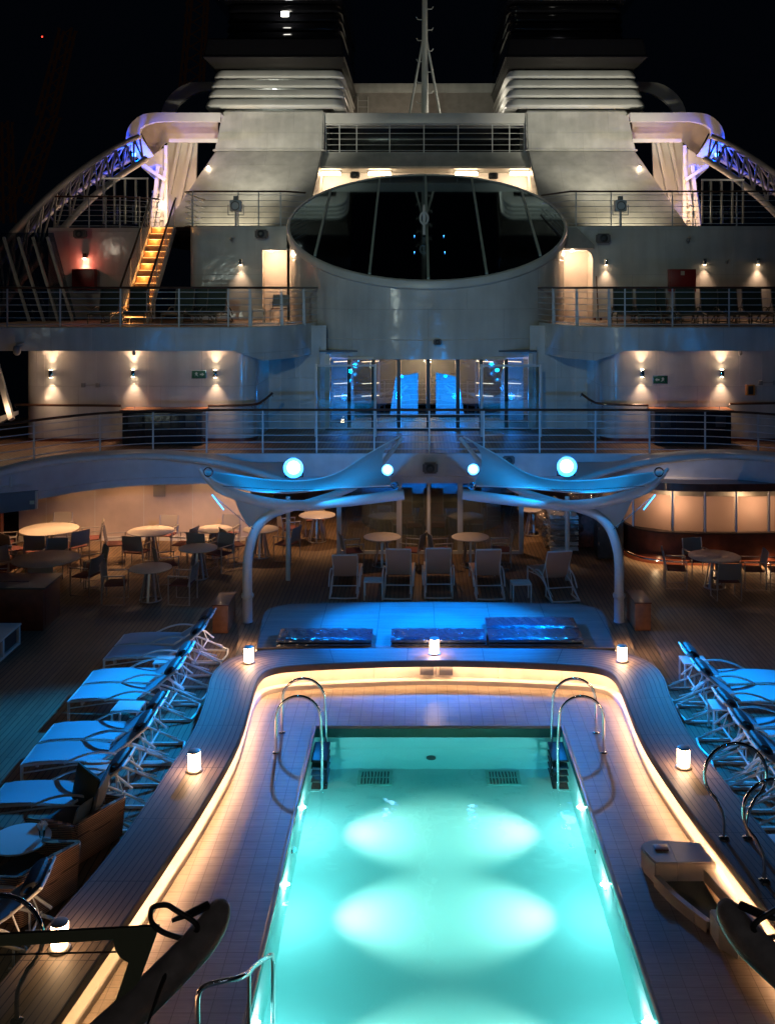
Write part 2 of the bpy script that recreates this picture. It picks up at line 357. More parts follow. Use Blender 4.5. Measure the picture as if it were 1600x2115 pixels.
# floors
mb = MB()
cl = [(inn[i] + out[i]) / 2 for i in range(N)]
Lh = [p for p in cl if p.x < 0]; Rh = [p for p in cl if p.x > 0][::-1]
for H, s in ((Lh, -1), (Rh, 1)):
    mb.grid([[Vector((s * 13.5, p.y if i else 2, 0)), Vector((p.x, p.y if i else 2, 0))] if i == 0 else [Vector((s * 13.5, p.y, 0)), Vector((p.x, p.y, 0))] for i, p in enumerate(H)])
    mb.grid([[Vector((s * 13.5, H[-1].y, 0)), Vector((H[-1].x, H[-1].y, 0))], [Vector((s * 13.5, 20, 0)), Vector((s * 0.0, 20, 0))]])
mb.grid([[Vector((-13.5, 20, 0)), Vector((13.5, 20, 0))], [Vector((-13.5, 44, 0)), Vector((13.5, 44, 0))]])
struct('pool_deck', mb, teak)
mb = MB()
def xc(y): 
    for a, b in zip(Lh, Lh[1:]):
        if a.y <= y <= b.y: return lerp(a.x, b.x, (y - a.y) / (b.y - a.y + 1e-9))
    return Lh[0].x
ys = [6.1 + (PY1 + 0.0 - 6.1) * k / 24 for k in range(25)]
for s in (-1, 1):
    mb.grid([[Vector((s * -xc(y), y, 0)) if True else 0, Vector((s * (POOLX + 0.035), y, 0))] for y in ys])
ys2 = [PY1 + 0.035 + (17.2 - PY1 - 0.035) * k / 4 for k in range(5)]
mb.grid([[Vector((xc(y), y, 0)), Vector((-xc(y), y, 0))] for y in ys2])
mb.grid([[Vector((xc(y), y, 0)), Vector((-POOLX - 0.035, y, 0))] for y in (PY1, PY1 + 0.035)])
mb.grid([[Vector((POOLX + 0.035, y, 0)), Vector((-xc(y), y, 0))] for y in (PY1, PY1 + 0.035)])
mb.prism([Vector((-3.4, 17.2, -0.02)), Vector((3.4, 17.2, -0.02)), Vector((3.4, 17.8, -0.02)), Vector((2, 18.3, -0.02)), Vector((-2, 18.3, -0.02)), Vector((-3.4, 17.8, -0.02))], (0, 0, 0.0199))
struct('terrace', mb, tile)

# pool
pool = thing('swimming_pool', 'long rectangular pool glowing turquoise in the middle of the deck', 'swimming pool', (0, 11.5, FZ))
mb = MB(); X, a, b_ = POOLX, PY0, PY1
def quad(mb, *p): mb.grid([[Vector(p[0]), Vector(p[1])], [Vector(p[3]), Vector(p[2])]])
quad(mb, (-X, a, FZ), (X, a, FZ), (X, b_, FZ), (-X, b_, FZ))
for s in (-1, 1): quad(mb, (s * X, a, FZ), (s * X, b_, FZ), (s * X, b_, -0.02), (s * X, a, -0.02))
quad(mb, (-X, b_, FZ), (X, b_, FZ), (X, b_, -0.02), (-X, b_, -0.02)); quad(mb, (-X, a, FZ), (X, a, FZ), (X, a, -0.02), (-X, a, -0.02))
part('basin', mb, basin_m, pool, True, fixn=False)
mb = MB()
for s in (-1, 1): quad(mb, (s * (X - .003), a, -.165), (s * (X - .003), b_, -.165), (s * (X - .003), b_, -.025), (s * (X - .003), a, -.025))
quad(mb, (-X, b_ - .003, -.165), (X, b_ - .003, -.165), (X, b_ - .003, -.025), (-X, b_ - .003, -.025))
part('painted_glow_band', mb, mat('teal_water_glow', (.05, .42, .40), .25), pool, True, fixn=False)  # teal colour stands in for pool light on the wall above the water
mb = MB()
prof = [(0.035, 0.0015), (0.03, 0.018), (0.012, 0.026), (-0.008, 0.024), (-0.02, 0.01), (-0.02, -0.01), (0.0, -0.03)]
loop = [(-X, a), (-X, b_), (X, b_), (X, a)]
for k in range(3):
    p, q = Vector((*loop[k], 0)), Vector((*loop[k + 1], 0)); d = (q - p).normalized(); nrm = Vector((-d.y, d.x, 0))
    mb.grid([[p + nrm * u - d * (max(u, -1) if k else 0) + Vector((0, 0, z)), q + nrm * u + d * (u if k < 2 else 0) + Vector((0, 0, z))] for u, z in prof])
part('coping', mb, mat('coping_stone', (0.35, 0.42, 0.46), 0.22, var=0.15), pool, True)
for s, nm in ((-1, 'l'), (1, 'r')):
    m_ = MB().box(s * 1.0 - .27, s * 1.0 + .27, 15.82, 16.28, FZ + .002, FZ + .03, .004)
    g = part('drain_grate', m_, mat('grate_frame', (0.26, 0.42, 0.4), 0.5), pool, True)
    m_ = MB()
    for i in range(9): 
        for j in range(2): m_.box(s * 1.0 - .21 + i * .05, s * 1.0 - .185 + i * .05, 15.86 + j * .2, 16.03 + j * .2, FZ + .03, FZ + .034)
    o = part('slot', m_, dark_panel, g, True)
part('wall_inlet', MB().disc((0, 0, 0), .075, .02).fix(), dark_panel, pool).location = (-0.12, PY1 - .01 - 11.5, 0.42)
bpy.data.objects['wall_inlet'].rotation_euler = (R(90), 0, 0)
# curved steps under water in the near corner
mb = MB()
for r_, z in ((2.3, -1.0), (1.85, -.72), (1.4, -.42)):
    pts = [Vector((-X + .001, 7.6, FZ))] + [Vector((-X + .001 + r_ * math.sin(t), 7.6 + r_ * math.cos(t), FZ)) for t in [math.pi / 2 * k / 24 for k in range(25)]][::1]
    mb.prism(pts, (0, 0, z - FZ))
part('corner_steps', mb, basin_m, pool, True)
lens = emis('pool_lens', (0.9, 1.0, 0.9), 5)
PL = [(-1, 14.5), (1, 14.5), (-1, 12.65), (1, 12.65), (-1, 10.3), (1, 10.3)]
for i, (s, y) in enumerate(PL):
    o = part('pool_light', MB().lathe([(0, 0.006), (.05, .005), (.07, 0.012), (.085, 0.0), (0, 0)], 20), lens, pool)
    o.location = (s * (X - .001), y - 11.5, .77); o.rotation_euler = (0, R(-90) * s, 0)
    lamp('pool_spot', 'SPOT', (s * (X - .03), y, -.55), 540, (1.0, 0.70, 0.56), .012, (s * 0.12, y, -1.3), 69, 1.0)
    lamp('pool_glow', 'POINT', (s * (X - .03), y, -.55), 50, (0.6, 1.0, 0.97), .02)
for i, (s, y) in enumerate([(-1, 13.3), (1, 13.3), (-1, 9.6), (1, 9.6)]):
    o = part('nozzle', MB().disc((0, 0, 0), .035, .012, 14), dark_panel, pool); o.location = (s * (X - .001), y - 11.5, .85); o.rotation_euler = (0, R(-90) * s, 0)
# water: a closed body that takes the red out of the light
m = bpy.data.materials.new('pool_water'); m.use_nodes = True; nt = m.node_tree; b = nt.nodes['Principled BSDF']; MATS['water'] = m
b.inputs['Base Color'].default_value = (1, 1, 1, 1); b.inputs['Roughness'].default_value = 0.012; b.inputs['IOR'].default_value = 1.33
b.inputs['Transmission Weight'].default_value = 1
tc = nt.nodes.new('ShaderNodeTexCoord'); n1 = nt.nodes.new('ShaderNodeTexNoise'); n1.inputs['Scale'].default_value = 2.2; n1.inputs['Detail'].default_value = 2
bp = nt.nodes.new('ShaderNodeBump'); bp.inputs['Strength'].default_value = 0.16; bp.inputs['Distance'].default_value = 0.05
nt.links.new(tc.outputs['Object'], n1.inputs['Vector']); nt.links.new(n1.outputs['Fac'], bp.inputs['Height']); nt.links.new(bp.outputs['Normal'], b.inputs['Normal'])
va = nt.nodes.new('ShaderNodeVolumeAbsorption'); va.inputs['Color'].default_value = (0.20, 0.88, 0.89, 1); va.inputs['Density'].default_value = 0.62
nt.links.new(va.outputs[0], nt.nodes['Material Output'].inputs['Volume'])
struct('water', MB().box(-X - .01, X + .01, a - .01, b_ + .01, FZ - .05, WZ), m)

# ring bench round the terrace
bench = thing('curved_bench', 'long curved teak bench with a glowing inner wall wrapping the pool terrace', 'bench', (0, 18.3, 0))
cum = [0]
for i in range(1, N): cum.append(cum[-1] + ((inn[i] + out[i]) / 2 - (inn[i - 1] + out[i - 1]) / 2).length)
V = Vector((0, 0, 0.45)); K = 6
rows = [[inn[i].lerp(out[i], k / K) + V for k in range(K + 1)] for i in range(N)]
uv = [[(cum[i], 0.70 * k / K) for k in range(K + 1)] for i in range(N)]
mb = MB(); mb.grid(rows, uv); part('top', mb, teak_uv, bench, True)
mb = MB(); z = lambda d, i, h: off(i, d) + Vector((0, 0, h))
W = [(out[i] - inn[i]).length for i in range(N)]
mb.grid([[z(0, i, .4495), z(-.012, i, .44), z(-.012, i, .34), z(0, i, .33), z(.03, i, .33), z(.03, i, .352), z(.16, i, .352)] for i in range(N)])
mb.grid([[z(W[i], i, .4495), z(W[i] + .01, i, .44), z(W[i] + .01, i, .36), z(W[i] - .03, i, .352), z(W[i] - .03, i, 0)] for i in range(N)])
part('fascia', mb, teak_face, bench, True)
mb = MB(); mb.grid([[z(.16, i, .36), z(.16, i, 0.0)] for i in range(N)]); part('glowing_wall', mb, tile_face, bench, True)
mb = MB(); mb.grid([[z(.16, i, .085), z(.045, i, .085), z(.03, i, .07), z(.03, i, 0.0)] for i in range(N)]); part('curb', mb, white_matt, bench, True)
mb = MB(); mb.grid([[z(.04, i, .3495), z(.065, i, .3495)] for i in range(N)]); part('light_strip', mb, em_bench, bench, True)
# small vents in the far wall
for s in (-1, 1):
    part('vent', MB().box(s * .17 - .12, s * .17 + .12, 18.1, 18.125, .16, .33, .004), grey_paint, bench, True)
# platform beyond the bench
plat = thing('sun_platform', 'raised teak platform with rounded back corners behind the pool bench', 'platform', (0, 20, 0))
pl = [Vector((-3.26, 18.5, .4)), Vector((-3.4, 20.3, .4))] + [Vector((-2.8 - .62 * math.cos(t), 20.65 + .62 * math.sin(t) * 1.0, .4)) for t in [R(90) * k / 8 for k in range(1, 9)]] + [Vector((-1.4, 21.36, .4))]
pl = pl + [Vector((0, 21.4, .4))] + [mir(p) for p in pl[::-1]]
pl = [p for p in pl]
part('top', MB().prism([Vector((p.x, max(p.y, 18.655) if abs(p.x) < 3.2 else max(p.y, 18.655), .36)) for p in pl], (0, 0, .0905)).bevel(.008), teak_x, plat, True)
mb = MB(); mb.prism([Vector((p.x * .985, 18.66 if p.y < 18.66 else p.y - .04, 0)) for p in pl], (0, 0, .359)); part('base', mb, teak_face, plat, True)
for s in (-1, 1):
    pts = [Vector((s * x_, y_, 0)) for x_, y_ in ((3.2, 18.5), (3.24, 19.4), (3.36, 20.5), (3.45, 20.62), (3.78, 20.75), (3.86, 20.6), (3.84, 20.2), (3.76, 19.4), (3.66, 18.62), (3.5, 18.4))]
    part('side_step', MB().prism(pts, (0, 0, .17)).bevel(.015), teak_uv if False else teak, plat, True)
    mb = MB(); mb.grid([[Vector((s * (3.3 + .0 * k), 18.7 + k * .28, .34)), Vector((s * (3.27), 18.7 + k * .28, .345))] for k in range(7)]); part('light_strip', mb, em_strip, plat, True)
    lamp('step_lamp', 'AREA', (s * 3.5, 19.6, .40), 8.0, WARM, size=(.05, 1.8), aim=(s * 3.6, 19.6, 0))
# wrapped sun pads
def pad(x0, x1, y0, y1, z0, z1, label):
    t = thing('sun_pad', label, 'sun pad', ((x0 + x1) / 2, (y0 + y1) / 2, z0), 0, 'plastic wrapped sun pads')
    hx, hy = (x1 - x0) / 2, (y1 - y0) / 2; nn, mm = 40, 16
    for k, (za, zb) in enumerate(((0, (z1 - z0) * .47), ((z1 - z0) * .5, z1 - z0))):
        mb = MB(); rows = []
        for j in range(mm + 1):
            r_ = []
            for i in range(nn + 1):
                u, v = i / nn * 2 - 1, j / mm * 2 - 1
                e = (1 - abs(u) ** 14) * (1 - abs(v) ** 8)
                wv = .006 * math.sin(i * 1.1 + j * .35 + k) + random.uniform(-.003, .003)
                r_.append(Vector((u * hx, v * hy, (za + (zb - za) * (.55 + .45 * e) + wv * e))))
            rows.append(r_)
        mb.grid(rows)
        fr = rows[0]; bk = rows[-1]; 
        mb.grid([[Vector((p.x, p.y, za)) for p in fr], fr]); mb.grid([[Vector((p.x, p.y, za)) for p in bk], bk])
        for ed in (0, -1): mb.grid([[Vector((r_[ed].x, r_[ed].y, za)) for r_ in rows], [r_[ed] for r_ in rows]])
        part('mattress', mb, plastic, t)
    return t
pad(-2.9, -1.17, 18.72, 19.36, .452, .60, 'black plastic wrapped sun pad on the left of the platform')
pad(-.82, .93, 18.72, 19.36, .452, .60, 'black plastic wrapped sun pad behind the middle lantern')
pad(.97, 2.7, 18.72, 19.34, .452, .605, 'black plastic wrapped sun pad at the platform right front edge')
pad(.98, 2.7, 19.36, 19.98, .452, .61, 'black plastic wrapped sun pad at the back of the right pair')

# lanterns
def lantern():
    t = thing('table_lantern', 'x', 'lantern', (0, 0, 0), 0, 'cylindrical lanterns on the teak bench')
    part('base', MB().lathe([(0, 0), (.105, 0), (.108, .018), (.095, .03), (.07, .035), (0, .035)], 28), alu, t)
    g = part('glass_body', MB().lathe([(.074, .036), (.08, .06), (.082, .15), (.08, .24), (.074, .262)], 28), em_lantern, t)
    part('cap', MB().lathe([(0, .285), (.06, .285), (.084, .278), (.086, .263), (0, .263)], 28), alu, t)
    mb = MB()
    for k in range(3): mb.bar((.086 * math.cos(k * 2.1 + .5), .086 * math.sin(k * 2.1 + .5), .03), (.086 * math.cos(k * 2.1 + .5), .086 * math.sin(k * 2.1 + .5), .265), .008, .008)
    part('cage', mb, steel, t)
    return t
LAN = [((-3.28, 17.92), 'glowing lantern on the far left corner of the pool bench'), ((-.03, 18.36), 'glowing lantern at the middle of the bench in front of the pads'),
       ((3.25, 17.98), 'glowing lantern on the far right corner of the pool bench'), ((-3.36, 13.9), 'glowing lantern on the bench beside the left lounger row'),
       ((3.29, 14.0), 'glowing lantern on the bench beside the right lounger row'), ((-3.88, 10.15), 'glowing lantern seen through the dark near canopy')]
L0 = None
for (x, y), lb in LAN:
    if L0 is None: L0 = lantern(); L0['label'] = lb; L0.location = (x, y, .45)
    else: dup(L0, (x, y, .45), label=lb)

# pool ladders
def arch(mb, x0, x1, y, ztop, z0, z1, r=.021):
    rr = abs(x1 - x0) / 2; cx = (x0 + x1) / 2; s = 1 if x1 > x0 else -1
    pts = [Vector((x0, y, z0)), Vector((x0, y, ztop - rr - .25))]
    pts += [Vector((cx - s * rr * math.cos(math.pi * k / 14), y, ztop - rr + rr * math.sin(math.pi * k / 14))) for k in range(15)]
    pts += [Vector((x1 + s * .02, y, .1)), Vector((x1 + s * .02, y, z1 + .1)), Vector((x1 + s * 0.0, y, z1 + .02)), Vector((x1 - s * .06, y, z1)), Vector((x0 + (X - abs(x0)) * 0 + s * (abs(x0) - POOLX), y, z1))]
    mb.tube(pts, r, 12)
for s, lb in ((-1, 'chrome arched pool ladder with dark treads at the far left corner'), (1, 'chrome arched pool ladder with dark treads at the far right corner')):
    t = thing('pool_ladder', lb, 'pool ladder', (s * 2.1, 15.8, 0), 0, 'pair of chrome pool ladders')
    for y in (15.42, 16.12):
        mb = MB(); arch(mb, s * 2.46, s * 1.79, y, .86, 0.0, -1.05); part('handrail', mb, chrome, t, True)
        part('flange', MB().lathe([(0, .0), (.055, 0), (.055, .012), (.028, .02), (0, .02)], 20, (s * 2.46, y, .001)), chrome, t, True)
    for k, zz in enumerate((-.12, -.34, -.56, -.78, -1.0)):
        part('tread', MB().box(min(s * 1.94, s * 1.70), max(s * 1.94, s * 1.70), 15.45, 16.09, zz - .03, zz, .006), black_paint, t, True)
# hot tub hand rails: open ring on two short legs
def omega():
    t = thing('ring_handrail', 'x', 'handrail', (0, 0, 0), 0, 'ring shaped chrome handrails')
    c = Vector((0, 0, .76)); r_ = .37
    a0 = R(-118)
    ring = [c + Vector((r_ * math.cos(a0 - (R(360) - R(124)) * k / 26 * 1.0), 0, r_ * math.sin(a0 - (R(360) - R(124)) * k / 26))) for k in range(27)]
    pts = [Vector((-.17, 0, 0)), Vector((-.17, 0, .22)), Vector((-.15, 0, .27))] + smooth_pts([Vector((-.155, 0, .3)), ring[1]], 2)[:0] + [Vector((-.17, 0, .36))][:0]
    pts = [Vector((.16, 0, 0)), Vector((.16, 0, .2)), Vector((.12, 0, .29))][:0]
    legs = [Vector((-.14, 0, 0)), Vector((-.14, 0, .24)), Vector((-.16, 0, .32))]
    legr = [mir(p) for p in legs[::-1]]
    cw = [c + Vector((r_ * math.cos(R(-120) - R(300) * k / 28), 0, r_ * math.sin(R(-120) - R(300) * k / 28))) for k in range(1, 28)]
    part('tube', MB().tube(smooth_pts(legs, 3) + cw + smooth_pts(legr, 3), .021, 12), chrome, t)
    for s in (-1, 1): part('flange', MB().lathe([(0, 0), (.06, 0), (.06, .012), (.028, .02), (0, .02)], 20, (s * .14, 0, .001)), chrome, t)
    return t
om = omega(); om.location = (3.44, 12.2, .45); om['label'] = 'ring shaped chrome handrail on the right bench nearer the loungers'
dup(om, (3.62, 11.32, .45), label='ring shaped chrome handrail on the right bench nearest the camera side')
dup(om, (-4.05, 9.15, .45), label='ring shaped chrome handrail on the left bench behind the dark canopy')
# entry handrail
t = thing('entry_handrail', 'bent chrome handrail stepping down into the near left pool corner', 'handrail', (-2.0, 9.6, 0))
ex = smooth_pts([(-2.26, 8.97, 0), (-2.26, 8.97, .5), (-2.26, 8.97, .8), (-2.2, 8.99, .88), (-2.08, 9.04, .885), (-1.94, 9.1, .875), (-1.88, 9.2, .84), (-1.86, 9.3, .8), (-1.85, 9.5, .72), (-1.80, 9.95, .5), (-1.78, 10.05, .46), (-1.76, 10.1, .38), (-1.76, 10.1, 0), (-1.76, 10.1, -.42)], 3)
part('tube', MB().tube(ex, .022, 12), chrome, t, True)
part('post', MB().tube([(-1.87, 9.32, .78), (-1.87, 9.32, -.42)], .018, 10), chrome, t, True)
part('flange', MB().lathe([(0, 0), (.06, 0), (.06, .012), (.028, .02), (0, .02)], 20, (-1.76, 10.1, -.419)), chrome, t, True)
# foot bath on the right
t = thing('foot_bath', 'white tiled foot bath with rounded end blocks against the right glowing wall', 'foot bath', (2.7, 11.8, 0))
blk = [Vector((3.1, 12.45, 0)), Vector((2.5, 12.52, 0)), Vector((2.36, 12.42, 0)), Vector((2.36, 12.26, 0)), Vector((2.44, 12.0, 0)), Vector((2.95, 12.0, 0)), Vector((3.16, 12.0, 0))]
part('end_block', MB().prism(blk, (0, 0, .27)).bevel(.015), tile_face, t, True)
blk = [Vector((3.3, 11.1, 0)), Vector((2.82, 11.12, 0)), Vector((2.84, 10.85, 0)), Vector((3.0, 10.66, 0)), Vector((3.3, 10.62, 0))]
part('end_block', MB().prism(blk, (0, 0, .27)).bevel(.015), tile_face, t, True)
wl = smooth_pts([(2.45, 11.995, 0), (2.56, 11.65, 0), (2.7, 11.35, 0), (2.82, 11.12, 0)], 5)
mb = MB(); mb.grid([[p + Vector((-.03, 0, 0)), p + Vector((-.03, 0, .13)), p + Vector((.04, 0, .13)), p + Vector((.04, 0, 0))] for p in wl]); part('curved_wall', mb, tile_face, t, True)
mb = MB(); mb.grid([[p + Vector((.04, 0, .06)), Vector((3.0 + .004 * k, p.y, .06))] for k, p in enumerate(wl)]); part('basin_floor', mb, mat('foot_bath_floor', (0.1, 0.12, 0.1), .15), t, True)
mb = MB(); mb.grid([[Vector((3.0 + .016 * k, p.y, .06)), Vector((3.0 + .016 * k, p.y, .2)), Vector((3.22, p.y, .2))] for k, p in enumerate(wl)]); part('back_ledge', mb, tile_face, t, True)
part('soap_dish', MB().box(2.5, 2.66, 12.25, 12.37, .27, .29, .005), mahog, t, True)
# ================================================================= SHIP SUPERSTRUCTURE
# lower wall (pool deck level)
LV2, LV3, LV4 = 2.7, 5.9, 9.1
t = thing('lower_deck_wall', 'cream steel wall behind the left dining tables on the pool deck', 'wall', (-8.4, 28.6, 0))
part('panel', MB().box(-11.35, -4.95, 28.4, 28.6, 0.002, 2.5), cream, t, True)
part('skirting', MB().box(-11.35, -4.95, 28.37, 28.40, 0.002, .12), white_matt, t, True)
m_ = MB()
for k in range(5): m_.box(-10.6 + k * 1.35, -10.585 + k * 1.35, 28.392, 28.4, .13, 2.49)
part('seam', m_, white_matt, t, True)
single('side_bulkhead', MB().box(-13.4, -11.37, 27.2, 27.4, 0.002, 2.5), mahog, 'dark mahogany bulkhead at the far left edge behind the round tables', 'wall')
single('deck_notice', MB().box(P(315, 1020, 28.3).x, P(340, 1020, 28.3).x, 28.37, 28.398, 1.22, 1.72, .004), grey_paint, 'small grey notice board hanging on the cream wall above the tables', 'notice')
single('aft_bulkhead', MB().box(-4.93, 13.5, 33, 33.2, 0.002, 2.5), mat('warm_bulkhead', (0.3, 0.2, 0.15), .5, var=.2), 'brown bulkhead at the back of the sheltered pool deck bar area', 'wall')

# gallery deck (level 2): edge bows forward at both sides
edge = [(-13.4, 20.5), (-11.6, 22.2), (-9.96, 23.8), (-9.2, 24.9), (-8.4, 25.8), (-7.3, 26.35), (-5.8, 26.55), (-4, 26.6), (0, 26.6)]
E = smooth_pts([Vector((x, y, 0)) for x, y in edge], 4)
E = E + [mir(p) for p in E[::-1][1:]]
mb = MB(); mb.grid([[Vector((p.x, p.y, LV2)), Vector((p.x, max(34, p.y), LV2))] for p in E]); struct('gallery_deck', mb, teak2)
t = thing('gallery_fascia', 'white painted fascia and soffit along the curved edge of the gallery', 'fascia', (0, 26.6, 1.9))
mb = MB(); mb.grid([[p + Vector((0, -.03, 2.715)), p + Vector((0, -.06, 2.7)), p + Vector((0, -.06, 2.12)), p + Vector((0, -.02, 2.10)), p + Vector((0, -.02, 1.93)), p + Vector((0, .25, 1.93)), Vector((p.x, p.y + .25, 2.45))] for p in E])
part('fascia', mb, mat('fascia_paint', (0.56, 0.56, 0.58), .35, bump=.2, bscale=2, var=.12), t, True)
mb = MB(); mb.grid([[Vector((p.x, p.y + .2, 2.45)), Vector((p.x, 34, 2.45))] for p in E]); part('ceiling', mb, white_matt, t, True)
# gallery handrail
def railing(pts, h, posts, nb, label, name='deck_railing', cat='railing', wide=(), rail=wood_rail, bars=rail_paint, rr=.032, br=.011, group=None, post_r=.018):
    c = sum((Vector(p) for p in pts), Vector()) / len(pts)
    t = thing(name, label, cat, (c.x, c.y, pts[0][2]), 0, group)
    pts = [Vector(p) for p in pts]
    part('handrail', MB().tube([p + Vector((0, 0, h)) for p in pts], rr, 8), rail, t, True)
    for k in range(nb):
        part('bar', MB().tube([p + Vector((0, 0, .1 + (h - .2) * k / (nb - 1) * .98)) for p in pts], br, 6), bars, t, True)
    for p in posts:
        p = Vector(p); part('post', MB().bar(p + Vector((0, 0, 0)), p + Vector((0, 0, h)), post_r * 1.2, post_r * 2.2), bars, t, True)
    for p in wide:
        p = Vector(p); part('post', MB().prism([p + Vector((-.03, 0, 0)), p + Vector((.07, 0, 0)), p + Vector((.03, 0, h)), p + Vector((-.03, 0, h))], (0, .03, 0)), bars, t, True)
    return t
EI = [p + Vector((0, .12, LV2)) for p in E if abs(p.x) < 13]
def at_x(pts, x):
    for a, b in zip(pts, pts[1:]):
        if a.x <= x <= b.x: return a.lerp(b, (x - a.x) / (b.x - a.x + 1e-9))
    return pts[0]
gp = [at_x(EI, x) for x in (-12.2, -10.9, -9.5, -8.35, -7.15, -5.8, -4.35, -2.95, -1.45, -.02, 1.4, 2.85, 4.3, 5.7, 7.1, 8.3, 9.45, 10.8, 12)]
railing(EI, 1.12, gp, 6, 'long curved gallery railing with wooden top rail above the blue lamps')
# curved gutter tubes in front of the fascia, left and right
for s, lb in ((-1, 'curved pale awning tube laced with cord over the left tables'), (1, 'curved pale awning tube laced with cord over the right bar')):
    pts = smooth_pts([P(-90, 1012, 22.6), P(0, 978, 23.4), P(110, 955, 24.8), P(225, 944, 25.7), P(320, 942, 26.1), P(412, 950, 26.1), P(480, 962, 26.0), P(560, 985, 25.6), P(610, 1002, 25.3)], 5)
    if s > 0: pts = [mir(p) for p in pts]
    t = thing('awning_tube', lb, 'awning tube', tuple(pts[20]), 0, 'curved awning tubes')
    part('tube', MB().tube(pts, .085, 12), white, t, True)
    mb = MB(); mb.grid([[p + Vector((0, .0, .08)), p + Vector((0, .2, .14)), Vector((p.x, max(p.y + .25, 26.5 if abs(p.x) < 6 else p.y + .25), 2.5 if p.z < 2.5 else p.z + .12))] for p in pts]); part('valance', mb, fabric, t, True)
    for k in range(0, len(pts) - 1, 2):
        o = part('lashing', MB().torus((0, 0, 0), .089, .008, 12, 4, 'X'), white_matt, t); o.location = pts[k] - origin(t)
# upper walls on gallery level
def wallmesh(mb, path, z0, z1):   # open plan path extruded upwards
    mb.grid([[Vector((x, y, z0)), Vector((x, y, z1))] for x, y in path]); return mb
def arcp(cx, cy_, r, a0, a1, n=8): return [(cx + r * math.cos(R(lerp(a0, a1, k / n))), cy_ + r * math.sin(R(lerp(a0, a1, k / n)))) for k in range(n + 1)]
YW = 28.7
for s, lb in ((-1, 'glossy white gallery wall on the left with three sconces and a rounded end'), (1, 'glossy white gallery wall on the right with two sconces and a rounded end')):
    x0 = -11.3 if s < 0 else -13.4
    path = [(x0, 32), (x0, YW + .3)] + arcp(x0 + .3, YW + .3, .3, 180, 270, 4) + [(-5.5, YW)] + arcp(-5.35, YW + .5, .5, 270, 360, 8) + [(-4.85, 31.3), (-3.1, 31.3)]
    if s > 0: path = [(-x, y) for x, y in path][::-1]
    t = thing('gallery_wall', lb, 'wall', (s * 7.5, YW, LV2), 0, 'white walls of the gallery level')
    part('panel', wallmesh(MB(), path, LV2, 5.85), white_wall, t, True)
    mb = MB()
    for k in range(4): xx = s * (6.4 + k * 1.45); mb.box(xx - .006, xx + .006, YW - .006, YW + .001, LV2 + .06, 5.3)
    mb.box(s * 4.5 - .012, s * 4.5 + .012, 31.28, 31.3, LV2 + .05, 5.0); mb.box(s * 3.9 - .01, s * 3.9 + .01, 31.28, 31.3, LV2 + .05, 5.0)
    part('seam', mb, white_matt, t, True)
    part('skirting', wallmesh(MB(), [(x - s * 0, y - .02) for x, y in path[2:-2]] if s < 0 else [(x, y - .02) for x, y in path[2:-2]], LV2, LV2 + .09), mahog, t, True)

# promenade deck (level 3)
def ring3(front):
    return front
f3 = [(-13.4, 28.0), (-5.3, 28.0), (-4.6, 28.4), (-3.9, 29.6), (-3.45, 31.9)]
f3 = f3 + [(-x, y) for x, y in f3[::-1]]
f3s = [Vector((x, y, 0)) for x, y in f3]
for s in (-1, 1):
    H = f3s[:5] if s < 0 else f3s[5:]
mb = MB()
for s in (-1, 1):
    H = f3s[:5] if s < 0 else f3s[5:]
    mb.grid([[Vector((p.x, p.y, LV3)), Vector((p.x, 48, LV3))] for p in H])
struct('promenade_deck', mb, teak2)
for s, lb in ((-1, 'broad pale fascia of the left promenade deck edge'), (1, 'broad pale fascia of the right promenade deck edge')):
    H = f3s[:5] if s < 0 else f3s[5:]
    t = thing('promenade_fascia', lb, 'fascia', (s * 8, 28, 5.2), 0, 'fascias of the promenade deck')
    zb = lambda p: 5.28 if abs(p.x) > 5 else 4.98
    mb = MB()
    Hd = H if s < 0 else H
    rows = []
    for p in Hd:
        rows.append([p + Vector((0, -.02, 5.93)), p + Vector((0, -.05, 5.91)), p + Vector((0, -.05, zb(p))), p + Vector((0, .15, zb(p)))])
    mb.grid(rows); part('fascia', mb, white_wall, t, True)
    mb = MB(); mb.grid([[Vector((p.x, p.y + .1, zb(p) + .001)), Vector((p.x, 33, zb(p) + .001))] for p in Hd]); part('soffit', mb, white_matt, t, True)
    part('seam', MB().box(s * 9.2 - .006, s * 9.2 + .006, 27.945, 27.951, 5.3, 5.9), white_matt, t, True)
    part('seam', MB().box(s * 6.9 - .006, s * 6.9 + .006, 27.945, 27.951, 5.3, 5.9), white_matt, t, True)
for s in (-1, 1):
    H = [p + Vector((0, .1, LV3)) for p in (f3s[:5] if s < 0 else f3s[5:])]
    H = [Vector((-13.2 if s < 0 else 13.2, p.y, p.z)) if abs(p.x) > 13 else p for p in H]
    xs = (-11.55, -10.1, -8.45, -6.85, -5.5) if s < 0 else (5.35, 6.65, 8.2, 9.7, 11.4)
    pp = [Vector((x, 28.1, LV3)) for x in xs]
    wd = [Vector((s * 4.95, 28.3, LV3)), Vector((s * 4.2, 29.2, LV3)), Vector((s * 3.72, 30.6, LV3))]
    railing(H, 1.1, pp, 6, ('left' if s < 0 else 'right') + ' promenade railing in front of the dark loungers', wide=wd, group='railings of the promenade deck', rail=wood_rail)

